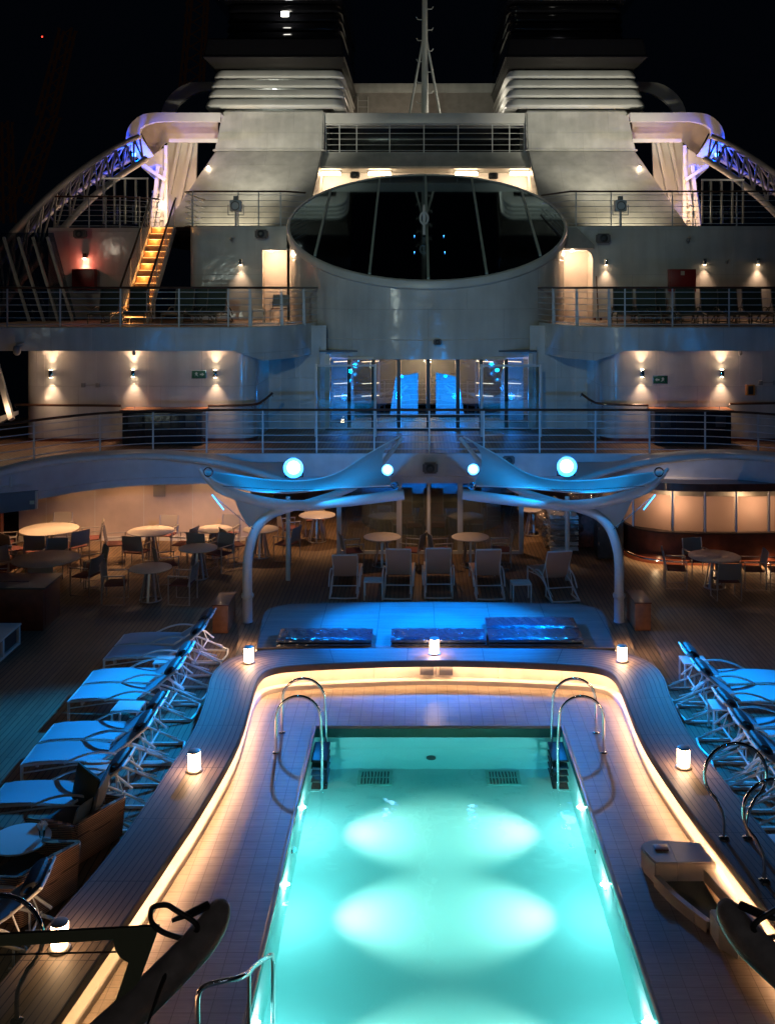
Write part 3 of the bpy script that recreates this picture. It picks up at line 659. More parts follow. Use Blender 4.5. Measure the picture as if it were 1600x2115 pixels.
# observation drum with slanted round skylight
DC, DR = Vector((0, 35.25, 0)), 4.72
topz = lambda y: 7.2 + (y - 30.53) * .447
t = thing('skylight_drum', 'big round white drum with a slanted dark glazed skylight on top', 'pavilion', (0, 35.25, 4.8))
n = 96
ang = [2 * math.pi * k / n for k in range(n + 1)]
def dp(a, r, dz=0.0, z=None):
    x, y = r * math.cos(a), DC.y + r * math.sin(a)
    return Vector((x, y, (topz(y) + dz) if z is None else z))
mb = MB(); mb.grid([[dp(a, DR - .05, z=4.86), dp(a, DR - .05, z=5.45)] + [dp(a, DR - .05, z=lerp(5.45, topz(DC.y + DR * math.sin(a)) - .25, k / 4)) for k in range(1, 5)] for a in ang])
part('drum_wall', mb, white_wall, t, True)
mb = MB(); mb.grid([[dp(a, DR - .05, -.3), dp(a, DR + .05, -.2), dp(a, DR + .055, -.03), dp(a, DR + .03, .01), dp(a, DR - .05, .015), dp(a, DR - .06, -.05)] for a in ang])
part('rim', mb, white, t, True)
mb = MB(); mb.grid([[dp(a, DR - .052 + .01, z=5.42), dp(a, DR - .03, z=5.44), dp(a, DR - .042, z=5.46)] for a in ang]); part('seam', mb, white_matt, t, True)
mb = MB(); v = [mb.b.verts.new(dp(a, DR - .052, -.02)) for a in ang[:-1]]; mb.b.faces.new(v); part('skylight_glass', mb, glass_roof, t, True)
def slant(x, y, dz=.0): return Vector((x, y, topz(y) + dz))
for x in (-3.55, -1.77, 0, 1.77, 3.55):
    yy = math.sqrt((DR - .14) ** 2 - x * x)
    part('mullion', MB().bar(slant(x, DC.y - yy, .01), slant(x, DC.y + yy, .01), .075, .06, (0, -.4, 1)), mat('mullion_paint', (.45, .55, .5), .4) if x == -3.55 else MATS['mullion_paint'], t, True)
for k in range(6):
    y = 31.6 + k * 1.35; xx = math.sqrt(max(.1, (DR - .3) ** 2 - (y - DC.y) ** 2))
    part('blind_slat', MB().bar(slant(-xx, y, -.35), slant(xx, y, -.35), .04, .5, (0, 1, .447)), mat('slat', (.12, .19, .2), .5) if k == 0 else MATS['slat'], t, True)
for x, y in ((-.42, 33.9), (.55, 33.9), (-.42, 32.6), (.55, 32.6)):
    part('indicator', MB().lathe([(0, -.02), (.012, 0), (0, .02)], 8, tuple(slant(x, y, -.02 + .03))), em_blue_s, t, True)
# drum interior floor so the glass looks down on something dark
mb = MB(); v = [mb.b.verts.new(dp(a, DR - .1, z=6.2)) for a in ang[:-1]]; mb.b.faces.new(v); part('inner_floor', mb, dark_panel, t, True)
t2 = thing('skylight_camera', 'small white jointed camera arm standing in the middle of the skylight', 'camera', tuple(slant(-.1, 34.0, .0)))
part('arm', MB().tube([(0, 0, 0), (0, 0, .35), (.0, -.05, .7), (0, 0, 1.0)], [.05, .04, .06, .03], 10), white, t2)
part('fork', MB().torus((0, -.08, .55), .13, .035, 16, 8, 'Y', 1.5), white, t2)

# level 3 back walls
YB = 35.0
for s, lb in ((-1, 'white promenade wall on the left with rounded corner beside the lit stair'), (1, 'long white promenade wall on the right with three sconces and red box')):
    if s < 0: path = [(-8.15, 39)] + [(-8.15, YB + .5)] + arcp(-7.65, YB + .5, .5, 180, 270, 8) + [(-5.6, YB)]
    else: path = [(13.4, YB), (6.05, YB)][::-1]
    t = thing('promenade_wall', lb, 'wall', (s * 7, YB, LV3), 0, 'walls of the promenade level')
    part('panel', wallmesh(MB(), path, LV3, LV4), white_wall, t, True)
    # niche beside the drum
    nx0, nx1 = (P(536, 0, YB).x, P(592, 0, YB).x) if s < 0 else (P(1163, 0, YB).x, P(1224, 0, YB).x)
    if s < 0: part('panel', MB().box(-5.62, nx0, YB - .001, YB + .1, LV3, LV4), white_wall, t, True)
    else: part('panel', MB().box(nx1, 6.06, YB - .001, YB + .1, LV3, LV4), white_wall, t, True)
    zt = 8.28
    part('lintel', MB().box(nx0, nx1, YB, YB + .1, zt, LV4), white_wall, t, True)
    mb = MB(); wallmesh(mb, [(nx0, YB + .05), (nx0, YB + 1.1), (nx1, YB + 1.1), (nx1, YB + .05)], LV3, zt + .1); part('niche', mb, cream, t, True)
    part('niche_ceiling', MB().box(nx0 - .05, nx1 + .05, YB + .02, YB + 1.15, zt + .002, zt + .05), white_matt, t, True)
    if s > 0:
        part('corner_fill', MB().prism([(nx1 + .001, YB - .002, zt + .05), (nx1 + .001, YB - .002, zt - .3), (nx1 - .06, YB - .002, zt - .12), (nx1 - .2, YB - .002, zt + .001)], (0, .1, 0)), white_wall, t, True)
    part('niche_lamp', MB().lathe([(0, 0), (.07, 0), (.07, -.03), (0, -.03)], 16, (nx0 + .35, YB + .3, zt)), em_warm, t, True)
    lamp('niche_bulb', 'POINT', (nx0 + .35, YB + .3, zt - .12), 52, WARM2, .05)
    if s > 0:
        hood = [Vector((nx0 - .0, YB - .3, 9.05)), Vector((nx0 + .4, YB - .3, 9.05)), Vector((nx1, YB - .3, 8.45)), Vector((nx1, YB - .3, 8.32)), Vector((nx0, YB - .3, 8.32))]
        part('hood', MB().prism(hood, (0, .29, 0)), grey_paint, t, True)
single('promenade_side_wall', MB().box(-13.4, -9.62, 36.4, 36.5, LV3, LV4 + .03), white_wall, 'reflective steel wall behind the red fire box at the far left', 'wall')
mb = MB()
mb.grid([[Vector((-8.35, 35.05, LV4 + .02)), Vector((-8.35, 60, LV4 + .02))], [Vector((-4.6, 35.05, LV4 + .02)), Vector((-4.6, 60, LV4 + .02))]])
mb.grid([[Vector((4.6, 35.05, LV4 + .02)), Vector((4.6, 60, LV4 + .02))], [Vector((13.4, 35.05, LV4 + .02)), Vector((13.4, 60, LV4 + .02))]])
mb.grid([[Vector((-13.4, 36.4, LV4 + .035)), Vector((-13.4, 60, LV4 + .035))], [Vector((-9.6, 36.4, LV4 + .035)), Vector((-9.6, 60, LV4 + .035))]])
mb.grid([[Vector((-9.6, 35.8, LV4 + .03)), Vector((-9.6, 60, LV4 + .03))], [Vector((-8.3, 35.8, LV4 + .03)), Vector((-8.3, 60, LV4 + .03))]])
struct('bridge_deck', mb, grey_paint)

# stair on the left
t = thing('open_stair', 'steep open stair with orange lit treads rising to the bridge deck', 'stairs', (-9.13, 34, LV3))
NS = 15; sx0, sx1 = -9.53, -8.78
for k in range(NS):
    f_ = k / (NS - 1); y = lerp(32.2, 35.6, f_); z_ = lerp(LV3 + .2, LV4, f_)
    st = part('tread', MB().box(sx0, sx1, y, y + .27, z_ - .035, z_, .004), mat('tread_brass', (.6, .33, .14), .4, var=.2) if k == 0 else MATS['tread_brass'], t, True)
    part('nosing_light', MB().box(sx0 + .02, sx1 - .02, y - .008, y + .001, z_ - .03, z_ - .012), em_step, st, True)
    if k: part('riser', MB().box(sx0, sx1, y + .02, y + .035, z_ - .25, z_ - .036), MATS['tread_brass'], t, True)
    if k % 2 == 0: lamp('step_bulb', 'POINT', ((sx0 + sx1) / 2 - .15, y - .12, z_ - .07), 5, (1, .42, .12), .03)
for x in (sx0 - .05, sx1 + .05):
    part('stringer', MB().bar((x, 31.95, LV3 + .02), (x, 35.65, LV4 - .02), .045, .22), white, t, True)
    a_, b2 = Vector((x, 31.9, LV3 + 1.05)), Vector((x, 35.6, LV4 + 1.0))
    part('handrail', MB().tube([a_ + Vector((0, -.1, -.1)), b2 + Vector((0, .1, .02))], .035, 8), wood_rail, t, True)
    for k in range(1, 6):
        part('bar', MB().tube([a_ - Vector((0, 0, .16 * k)), b2 - Vector((0, 0, .16 * k))], .009, 6), rail_paint, t, True)
    for k in range(4):
        p = a_.lerp(b2, k / 3); part('post', MB().bar(p, p - Vector((0, 0, 1.0)), .03, .04, (0, 1, 0)), rail_paint, t, True)

# level 4 rails
pts = [Vector((-8.3, 38.5, LV4)), Vector((-8.35, 36), ) if False else Vector((-8.35, 36, LV4)), Vector((-8.3, 35.3, LV4)), Vector((-7.9, 35.1, LV4)), Vector((-4.85, 35.1, LV4)), Vector((-4.2, 35.6, LV4))]
railing(pts, 1.2, [Vector((x, 35.12, LV4)) for x in (-8.0, -6.45, -5.75, -5.0)] + [Vector((-8.35, 36.6, LV4))], 6, 'bridge deck railing left of the skylight, in front of the left funnel', group='railings of the bridge deck')
pts = [Vector((4.1, 36.6, LV4)), Vector((4.9, 35.1, LV4)), Vector((13.2, 35.1, LV4))]
railing(pts, 1.2, [Vector((x, 35.12, LV4)) for x in (5.1, 6.3, 8.4, 9.1, 10.6, 12.0)], 6, 'bridge deck railing right of the skylight, in front of the right funnel', group='railings of the bridge deck')
pts = [Vector((-13.2, 36.5, LV4)), Vector((-10.9, 36.5, LV4)), Vector((-9.75, 37.6, LV4))]
railing(pts, 1.15, [Vector((x, 36.52, LV4)) for x in (-12, -11.4, -10.9, -10.2)], 6, 'short railing above the red fire box at the far left', group='railings of the bridge deck')

# ---------------------------------------------------------------- funnels
def funnel(s):
    t = thing('funnel', ('left' if s < 0 else 'right') + ' funnel with white louvre rings under a tall black cap', 'funnel', (s * 6.4, 42, LV4), 0, 'pair of ship funnels')
    m1 = lambda x: s * x
    # lower skirt: front face leans back
    def hexa(mb, a, b, y0a, y1a, y0b, y1b, za, zb):   # a=(x inner, x outer) bottom, b top
        v = [(m1(a[0]), y0a, za), (m1(a[1]), y0a, za), (m1(a[1]), y1a, za), (m1(a[0]), y1a, za), (m1(b[0]), y0b, zb), (m1(b[1]), y0b, zb), (m1(b[1]), y1b, zb), (m1(b[0]), y1b, zb)]
        v = [mb.b.verts.new(Vector(p)) for p in v]
        for f in ((0, 1, 2, 3), (4, 5, 6, 7), (0, 1, 5, 4), (1, 2, 6, 5), (2, 3, 7, 6), (3, 0, 4, 7)): mb.b.faces.new([v[i] for i in f])
        return mb
    body = mat('funnel_paint', (.5, .5, .46), .4, bump=.4, bscale=1.4, var=.2, vscale=1.5, plates=(2.1, 1.4)) if 'funnel_paint' not in MATS else MATS['funnel_paint']
    part('skirt', hexa(MB(), (4.45, 9.75), (4.15, 8.5), 37.8, 50, 41.6, 50, LV4 + .02, 12.55).bevel(.05), body, t, True)
    part('housing', hexa(MB(), (4.12, 8.53), (4.1, 8.25), 41.55, 50, 41.9, 50, 12.55, 14.25).bevel(.06), body, t, True)
    part('inner_stack', hexa(MB(), (4.2, 7.9), (4.3, 7.6), 42.6, 49, 43.4, 49, 14.1, 20), mat('stack_grey', (.2, .22, .21), .4) if 'stack_grey' not in MATS else MATS['stack_grey'], t, True)
    def ringband(mb, x0, x1, y0, y1, z0, z1, rad, tilt):
        pts = []
        for cx, cyy, a0 in ((x1 - rad, y0 + rad, -90), (x1 - rad, y1 - rad, 0), (x0 + rad, y1 - rad, 90), (x0 + rad, y0 + rad, 180)):
            for k in range(7): a = R(a0 + 15 * k); pts.append((cx + rad * math.cos(a), cyy + rad * math.sin(a), math.cos(a), math.sin(a)))
        rows = []
        for x, y, nx, ny in pts + pts[:1]:
            rows.append([Vector((m1(x - nx * q), y - ny * q, z)) for q, z in ((.5, z1 - .02), (.3, z1), (.14, z1 - .01), (.05, z1 - (z1 - z0) * .35), (0.0, z0 + .1), (.02, z0 + .03), (.08, z0), (.3, z0), (.5, z0 + .02))])
        mb.grid(rows); return mb
    for k in range(4):
        z0 = 14.28 + k * .43; g = .05 * k
        part('louvre_ring', ringband(MB(), 3.25 + .02 * k, 8.95 - g * 1.6, 41.35 + .2 * k, 50, z0, z0 + .36, .55, 0), white, t, True)
    part('cap_lower', hexa(MB(), (3.4, 8.6), (3.3, 9.0), 42.1, 51.5, 41.6, 52, 16.0, 16.35), mat('cap_underside', (.03, .028, .025), .25, .3) if 'cap_underside' not in MATS else MATS['cap_underside'], t, True)
    part('cap_band', hexa(MB(), (3.3, 9.0), (3.35, 8.85), 41.6, 52, 41.7, 52, 16.352, 17.15).bevel(.05), black_gloss, t, True)
    for k in range(4):
        z0 = 17.25 + k * .42
        part('black_louvre', ringband(MB(), 3.4 + .02 * k, 8.3, 42.4 + .15 * k, 52, z0, z0 + .36, .5, 0), black_gloss, t, True)
    part('cap_core', MB().box(min(m1(3.9), m1(7.8)), max(m1(3.9), m1(7.8)), 43.2, 51.5, 17.1, 19.0), black_gloss, t, True)
    part('cap_top', hexa(MB(), (3.5, 8.3), (3.4, 9.1), 42.7, 52, 42.3, 52.6, 18.95, 19.45).bevel(.05), black_gloss, t, True)
    part('cap_crown', hexa(MB(), (3.5, 9.0), (3.6, 8.7), 42.4, 52.4, 42.8, 52.4, 19.452, 21.2), black_gloss, t, True)
    # small working lights
    x, z = (P(588, 27, 43), P(1152, 83, 42))[s > 0].x, (P(588, 27, 42.1), P(1152, 83, 42))[s > 0].z
    if s < 0: part('work_light', MB().box(P(581, 0, 42.2).x, P(596, 0, 42.2).x, 42.18, 42.24, P(0, 33, 42.2).z, P(0, 23, 42.2).z), em_white, t, True)
    else: part('work_light', MB().lathe([(0, -.06), (.06, 0), (0, .06)], 12, tuple(P(1152, 83, 42.3))), emis('star_bulb', (1, .95, .85), 60), t, True)
    if s < 0:
        for px, py in ((556, 184), (573, 184), (549, 205)):
            part('inner_lamp', MB().box(P(px - 3, 0, 42.5).x, P(px + 3, 0, 42.5).x, 42.5, 42.55, P(0, py + 3, 42.5).z, P(0, py - 3, 42.5).z), em_white, t, True)
    return t
funnel(-1); funnel(1)
lamp('funnel_lamp', 'POINT', (-6.2, 42.35, 15.0), 14, (.95, 1, .9), .05)
lamp('roof_lamp', 'POINT', (2.2, 43.6, 14.5), 90, (1, .92, .78), .1); lamp('roof_lamp', 'POINT', (-1.4, 47.5, 15.0), 40, (1, .8, .6), .1)
# small lamps on the outer slope of each skirt
for px, lb in ((430, 'tiny bright lamp on the outer edge of the left funnel skirt'), (1320, 'tiny bright lamp on the outer edge of the right funnel skirt')):
    p = P(px, 346, 40.6); single('edge_lamp', MB().lathe([(0, -.08), (.06, -.03), (.06, .03), (0, .08)], 12, tuple(p)), emis('edge_glow', (1, .75, .5), 25) if px == 430 else MATS['edge_glow'], lb, 'lamp')

# bridge between the funnels
t = thing('funnel_bridge', 'pale steel bridge spanning between the two funnels above the skylight', 'superstructure', (0, 42, 11.3))
pts = [Vector((-4.16, 42.0, 12.5)), Vector((4.16, 42.0, 12.5)), Vector((4.16, 42.0, 12.42)), Vector((4.5, 41.2, 11.85)), Vector((-4.5, 41.2, 11.85)), Vector((-4.16, 42.0, 12.42))]
body = MATS['funnel_paint']
mb = MB(); mb.grid([[Vector((-4.3, 42.0, 12.56)), Vector((4.3, 42.0, 12.56))], [Vector((-4.3, 41.95, 12.45)), Vector((4.3, 41.95, 12.45))], [Vector((-4.5, 41.2, 11.88)), Vector((4.5, 41.2, 11.88))], [Vector((-4.5, 41.25, 11.80)), Vector((4.5, 41.25, 11.80))], [Vector((-4.5, 43, 11.80)), Vector((4.5, 43, 11.80))]]); part('apron', mb, body, t, True)
mb = MB(); mb.grid([[Vector((-4.5, 42.9, 9.1)), Vector((-4.5, 42.9, 11.8))], [Vector((4.5, 42.9, 9.1)), Vector((4.5, 42.9, 11.8))]]); part('alcove_wall', mb, white_matt, t, True)
part('floor', MB().box(-4.15, 4.15, 42.0, 46, 12.5, 12.56), grey_paint, t, True)
part('beam', MB().box(-4.15, 4.15, 41.98, 43.2, 13.72, 14.16, .02), white, t, True)
part('roof', MB().box(-4.15, 4.15, 43.2, 50, 13.9, 14.1), white, t, True)
part('back_wall', MB().box(-4.12, 4.12, 44.4, 44.5, 12.56, 13.9), black_gloss, t, True)
part('rear_screen', MB().box(-4.1, 4.1, 50.0, 50.2, 14.1, 16.5), mat('rear_screen', (.3, .27, .24), .35, bump=.3, bscale=2, var=.2), t, True)
part('rear_cap', MB().box(-4.1, 4.1, 49.9, 50.3, 16.5, 16.95, .02), body, t, True)
mb = MB()
for k in range(2): mb.bar((-3.2 + k * .5, 49.9, 14.1), (-3.2 + k * .5, 49.9, 16.3), .03, .03)
for k in range(7): mb.bar((-3.2, 49.9, 14.3 + k * .3), (-2.7, 49.9, 14.3 + k * .3), .02, .02, (0, 1, 0))
part('ladder', mb, white_matt, t, True)
pts = [Vector((-4.1, 42.0, 12.52)), Vector((4.1, 42.0, 12.52))]
railing(pts, 1.16, [Vector((x, 42.0, 12.52)) for x in (-4.05, -3.5, -2.8, -1.45, -.05, 1.35, 2.75, 3.45, 4.05)], 5, 'thin white railing across the dark balcony between the funnels', rail=white, bars=white, rr=.03)
for px in (680, 784, 963, 1076):
    a_ = P(px - 23, 362, 41.9); b2 = P(px + 23, 356, 41.9); zz = 11.66
    t = thing('alcove_light', {680: 'bright tube light at the far left above the skylight', 784: 'bright tube light left of the skylight centre', 963: 'bright tube light right of the skylight centre', 1076: 'bright tube light at the far right above the skylight'}[px], 'light', ((a_.x + b2.x) / 2, 41.9, zz), 0, 'row of tube lights above the skylight')
    part('housing', MB().box(a_.x - .05, b2.x + .05, 41.85, 42.0, zz + .06, zz + .135, .01), steel, t, True)
    part('tube', MB().box(a_.x, b2.x, 41.84, 41.98, zz - .06, zz + .058, .01), em_warm, t, True)
    lamp('tube_bulb', 'AREA', ((a_.x + b2.x) / 2, 41.95, zz - .08), 26, WARM2, size=(.8, .1), aim=((a_.x + b2.x) / 2, 42.4, zz - 1))

# mast
t = thing('mast', 'slim white mast with climbing pegs and two stays between the funnels', 'mast', (P(877, 0, 44).x, 44, 14.1))
mx = P(877, 0, 44).x
part('pole', MB().tube([(mx, 44, 14.1), (mx, 44, 17), (mx, 44, 22)], [.17, .13, .1], 14), white, t, True)
for s in (-1, 1):
    part('stay', MB().tube([(mx + s * .08, 44, 17.6), (mx + s * .69, 43.7, 14.15)], .05, 8), white, t, True)
for k in range(11):
    s = 1 if k % 2 else -1; z_ = 14.9 + k * .45
    part('peg', MB().tube([(mx, 44, z_), (mx + s * .3, 43.95, z_), (mx + s * .36, 43.95, z_ + .1)], .022, 6), white, t, True)

# portal frames beside the funnels
def portal(s, D, pts_out, pts_in, depth, label, lam=None):
    t = thing('portal_frame', label, 'frame', tuple(P(380 if s < 0 else 1380, 470, D)), 0, 'white arched frames beside the funnels')
    fl = lambda p: p if s < 0 else mir(p)
    po = [fl(P(x, y, D)) for x, y in pts_out]; pi = [fl(P(x, y, D)) for x, y in pts_in]
    mb = MB(); n_ = len(po)
    mb.grid([[po[k], pi[k]] for k in range(n_)])
    dv = Vector((0, depth, 0))
    mb.grid([[po[k], po[k] + dv] for k in range(n_)]); part('outer_shell', mb, white, t, True)
    mb = MB(); mb.grid([[pi[k], pi[k] + Vector((0, .25, 0))] for k in range(n_)]); part('flange', mb, white, t, True)
    for k in range(1, n_ - 1, 2):
        a_, c_ = po[k] + dv * .5, po[k].lerp(pi[k], 1.25) + dv * .5
        part('rib', MB().bar(a_ - dv * .35, a_ + dv * .45 + (c_ - a_) * .2, .05, .3), white, t, True) if False else None
    return t
def res(pts, n_):
    pts = smooth_pts([Vector((x, y, 0)) for x, y in pts], 4); L_ = [0]
    for a_, b2 in zip(pts, pts[1:]): L_.append(L_[-1] + (b2 - a_).length)
    o = []
    for k in range(n_):
        d = L_[-1] * k / (n_ - 1); i = max(j for j in range(len(L_)) if L_[j] <= d + 1e-9); i = min(i, len(pts) - 2)
        q = pts[i].lerp(pts[i + 1], (d - L_[i]) / (L_[i + 1] - L_[i] + 1e-9)); o.append((q.x, q.y))
    return o
for s in (-1, 1):
    side = 'left' if s < 0 else 'right'
    po = [(455, 232), (380, 232), (312, 232), (283, 242), (264, 264), (260, 290), (272, 312), (290, 330)]
    pi = [(455, 250), (390, 250), (330, 250), (303, 256), (290, 264), (288, 276), (302, 300), (318, 322)]
    portal(s, 41, res(po, 22), res(pi, 22), 1.6, 'white arched frame beam joining the %s boom to the funnel' % side)
    # second frame, further aft, seen over the first
    po = [(470, 168), (420, 168), (385, 172), (356, 190), (338, 215), (333, 235)]; pi = [(470, 186), (430, 187), (405, 192), (382, 205), (366, 220), (360, 235)]
    portal(s, 50, res(po, 14), res(pi, 14), 2.0, 'pale arched frame standing further aft behind the %s funnel' % side)
    # leg: ribbed white pylon below the beam
    t = thing('frame_pylon', 'ribbed white pylon lit warm inside the %s arched frame' % side, 'pylon', tuple(P(345 if s < 0 else 1403, 470, 41.5)), 0, 'ribbed pylons under the arched frames')
    fl = (lambda p: p) if s < 0 else mir
    def poly(pp, D, dep, m_, name, bev=0):
        mb = MB(); mb.prism([fl(P(x, y, D)) for x, y in pp], (0, dep, 0)); part(name, mb, m_, t, True)
    poly([(300, 330), (345, 300), (345, 350), (340, 475), (308, 475), (310, 420), (322, 372), (292, 345)], 41.6, .12, white, 'web')
    poly([(345, 282), (408, 288), (404, 400), (388, 475), (345, 475)], 43.2, .12, white, 'web')
    poly([(286, 262), (300, 248), (345, 244), (450, 244), (450, 290), (345, 292), (335, 300), (322, 322), (312, 312)], 42.6, .1, cream, 'web')
    for a_, b2, D in (((343, 300), (343, 475), 41.5), ((327, 342), (314, 474), 41.4), ((372, 290), (350, 400), 43.0), ((398, 290), (366, 440), 43.0), ((342, 352), (324, 475), 41.45), ((292, 338), (342, 372), 41.3), ((350, 290), (450, 290), 41.3)):
        part('stiffener', MB().bar(fl(P(*a_, D)), fl(P(*b2, D)), .14, .16, (0, 1, 0)), white, t, True)
    for k in range(5):
        y_ = 395 + k * 18; part('bracket', MB().bar(fl(P(314, y_, 41.45)), fl(P(340, y_ + 3, 41.45)), .03, .1), white, t, True)
    lamp('portal_bulb', 'POINT', tuple(fl(P(352, 430, 40.4))), 120, WARM, .1)
    lamp('portal_bulb', 'POINT', tuple(fl(P(350, 330, 40.2))), 90, WARM, .1)
    part('bulkhead_lamp', MB().lathe([(0, -.02), (.1, 0), (.1, .05), (0, .08)], 12, tuple(fl(P(333, 425, 41.4)))), em_white if s < 0 else grey_paint, t, True)

# truss booms
def truss(s):
    side = 'left' if s < 0 else 'right'
    t = thing('truss_boom', 'long white lattice boom lit blue at its upper end, sloping down to the %s edge' % side, 'truss', tuple(P(280 if s < 0 else 1463, 320, 40.5)), 0, 'pair of white lattice booms')
    fl = (lambda p: p) if s < 0 else mir
    top = [fl(p) for p in smooth_pts([P(288, 282, 40.5), P(240, 305, 40), P(170, 350, 39), P(90, 415, 37.5), P(0, 510, 35.5), P(-80, 610, 33.5)], 6)]
    b1 = [fl(p) for p in smooth_pts([P(303, 327, 40), P(240, 368, 39.3), P(160, 438, 38), P(60, 560, 36), P(0, 640, 34.6), P(-60, 720, 33)], 6)]
    b0 = [fl(p) for p in smooth_pts([P(288, 318, 42), P(215, 360, 41.2), P(130, 418, 40), P(40, 500, 38), P(-40, 590, 36), P(-120, 680, 34)], 6)]
    tm = MATS.get('truss_paint') or mat('truss_paint', (.3, .29, .28), .35, var=.2)
    part('top_chord', MB().tube(top, .13, 12), tm, t, True); part('lower_chord', MB().tube(b1, .13, 12), tm, t, True); part('lower_chord', MB().tube(b0, .1, 10), tm, t, True)
    n_ = len(top)
    for k in range(0, n_ - 1, 2):
        for A, B in ((top, b1), (top, b0)):
            part('brace', MB().tube([A[k], B[min(k + 1, n_ - 1)]], .042, 6), tm, t, True)
            part('brace', MB().tube([B[min(k + 1, n_ - 1)], A[min(k + 2, n_ - 1)]], .042, 6), tm, t, True)
        part('brace', MB().tube([b0[k], b1[k]], .035, 6), tm, t, True)
    p = fl(P(277, 319, 40.6)); part('blue_lamp', MB().lathe([(0, -.1), (.07, -.05), (.07, .05), (0, .1)], 12, tuple(p)), em_blue_s, t, True)
    lamp('boom_bulb', 'POINT', tuple(p + Vector((s * -.0, -.25, .05))), 150, (0, .06, 1.0), .05)
    lamp('boom_bulb', 'POINT', tuple(fl(P(232, 345, 40.2))), 14, (0, .06, 1.0), .05)
truss(-1); truss(1)
# ================================================================= CANOPIES
def canopy(s, side):
    fl = (lambda p: p) if s < 0 else mir
    t = thing('sail_canopy', 'white sail canopy on a curved post at the far %s corner of the pool' % side, 'canopy', tuple(fl(P(511, 1285, 21.5))), 0, 'pair of far sail canopies')
    post = [fl(p) for p in smooth_pts([P(511, 1238, 21.5), P(511, 1165, 21.5), P(517, 1125, 21.5), P(532, 1088, 21.5), P(560, 1062, 21.5), P(610, 1044, 21.5)], 6)]
    part('post', MB().tube(post, .1, 14), white, t, True)
    part('post_base', MB().lathe([(.0, 0), (.115, 0), (.105, .05), (.105, .5), (.125, .52), (.135, .56), (.125, .6), (0, .6)], 20, tuple(fl(P(511, 1285, 21.5)))), white, t, True)
    tube = [fl(p) for p in smooth_pts([P(411, 968, 21.1), P(440, 998, 21.2), P(480, 1019, 21.3), P(540, 1036, 21.4), P(610, 1044, 21.5), P(690, 1038, 21.5), P(765, 1030, 21.5), P(834, 1021, 21.5)], 6)]
    part('main_tube', MB().tube(tube, [.03 + .08 * min(1, k / 8) for k in range(len(tube))], 14), white, t, True)
    tb = [fl(p) for p in smooth_pts([P(630, 1042, 21.6), P(690, 1022, 22.3), P(740, 1000, 23.0), P(790, 955, 23.8), P(830, 905, 24.5)], 6)]
    part('rear_tube', MB().tube(tb, [.1 - .06 * k / len(tb) for k in range(len(tb))], 12), white, t, True)
    back = [fl(p) for p in smooth_pts([P(418, 973, 21.2), P(480, 981, 22.0), P(560, 992, 22.8), P(640, 992, 23.2), P(700, 976, 23.6), P(760, 938, 24.0), P(824, 902, 24.4)], 5)]
    fro = [fl(p) for p in smooth_pts([P(418, 975, 21.15), P(450, 996, 21.1), P(520, 1014, 21.1), P(600, 1017, 21.2), P(680, 1010, 21.3), P(750, 1006, 21.4), P(812, 1003, 21.5)], 5)]
    n_ = len(back); mb = MB()
    mb.grid([[back[k].lerp(fro[k], j / 8) - Vector((0, 0, .05 * math.sin(math.pi * j / 8) * math.sin(math.pi * k / (n_ - 1)))) + Vector((s * .32 * (k / (n_ - 1)) ** 4 * math.sin(math.pi * (j / 8) ** .8), 0, 0)) for j in range(9)] for k in range(n_)])
    sail = part('sail', mb, fabric, t, True)
    part('hem', MB().tube(back, .022, 6), white_matt, sail, True); part('hem', MB().tube(fro, .022, 6), white_matt, sail, True)
    mb = MB(); c0 = [fl(p) for p in (P(480, 1022, 21.4), P(540, 1038, 21.45), P(600, 1046, 21.5))]
    q = fl(P(514, 1090, 21.5)); mb.grid([[c, c.lerp(q, .5) + Vector((s * .03, 0, 0)), q] for c in c0]); part('gusset', mb, fabric, t, True)
    part('tie_rod', MB().tube([fl(P(437, 1021, 21.1)), fl(P(523, 1093, 21.3))], .008, 6), steel, t, True)
    part('led_rod', MB().tube([fl(P(438, 1022, 21.0)), fl(P(462, 1053, 21.05))], .014, 6), mat('led_rod', (.6, .8, 1), .3, emit=(.05, .45, 1), estr=3) if 'led_rod' not in MATS else MATS['led_rod'], t, True)
    part('shackle', MB().torus(tuple(fl(P(430, 975, 21.1))), .09, .018, 14, 6, 'Y'), steel, t, True)
    part('shackle', MB().torus(tuple(fl(P(815, 1003, 21.4))), .07, .018, 14, 6, 'Y'), steel, t, True)
    part('cable', MB().tube([fl(P(460, 1004, 20.95)), fl(P(590, 1012, 20.95)), fl(P(812, 1006, 21.3))], .007, 5), black_paint, t, True)
canopy(-1, 'left'); canopy(1, 'right')

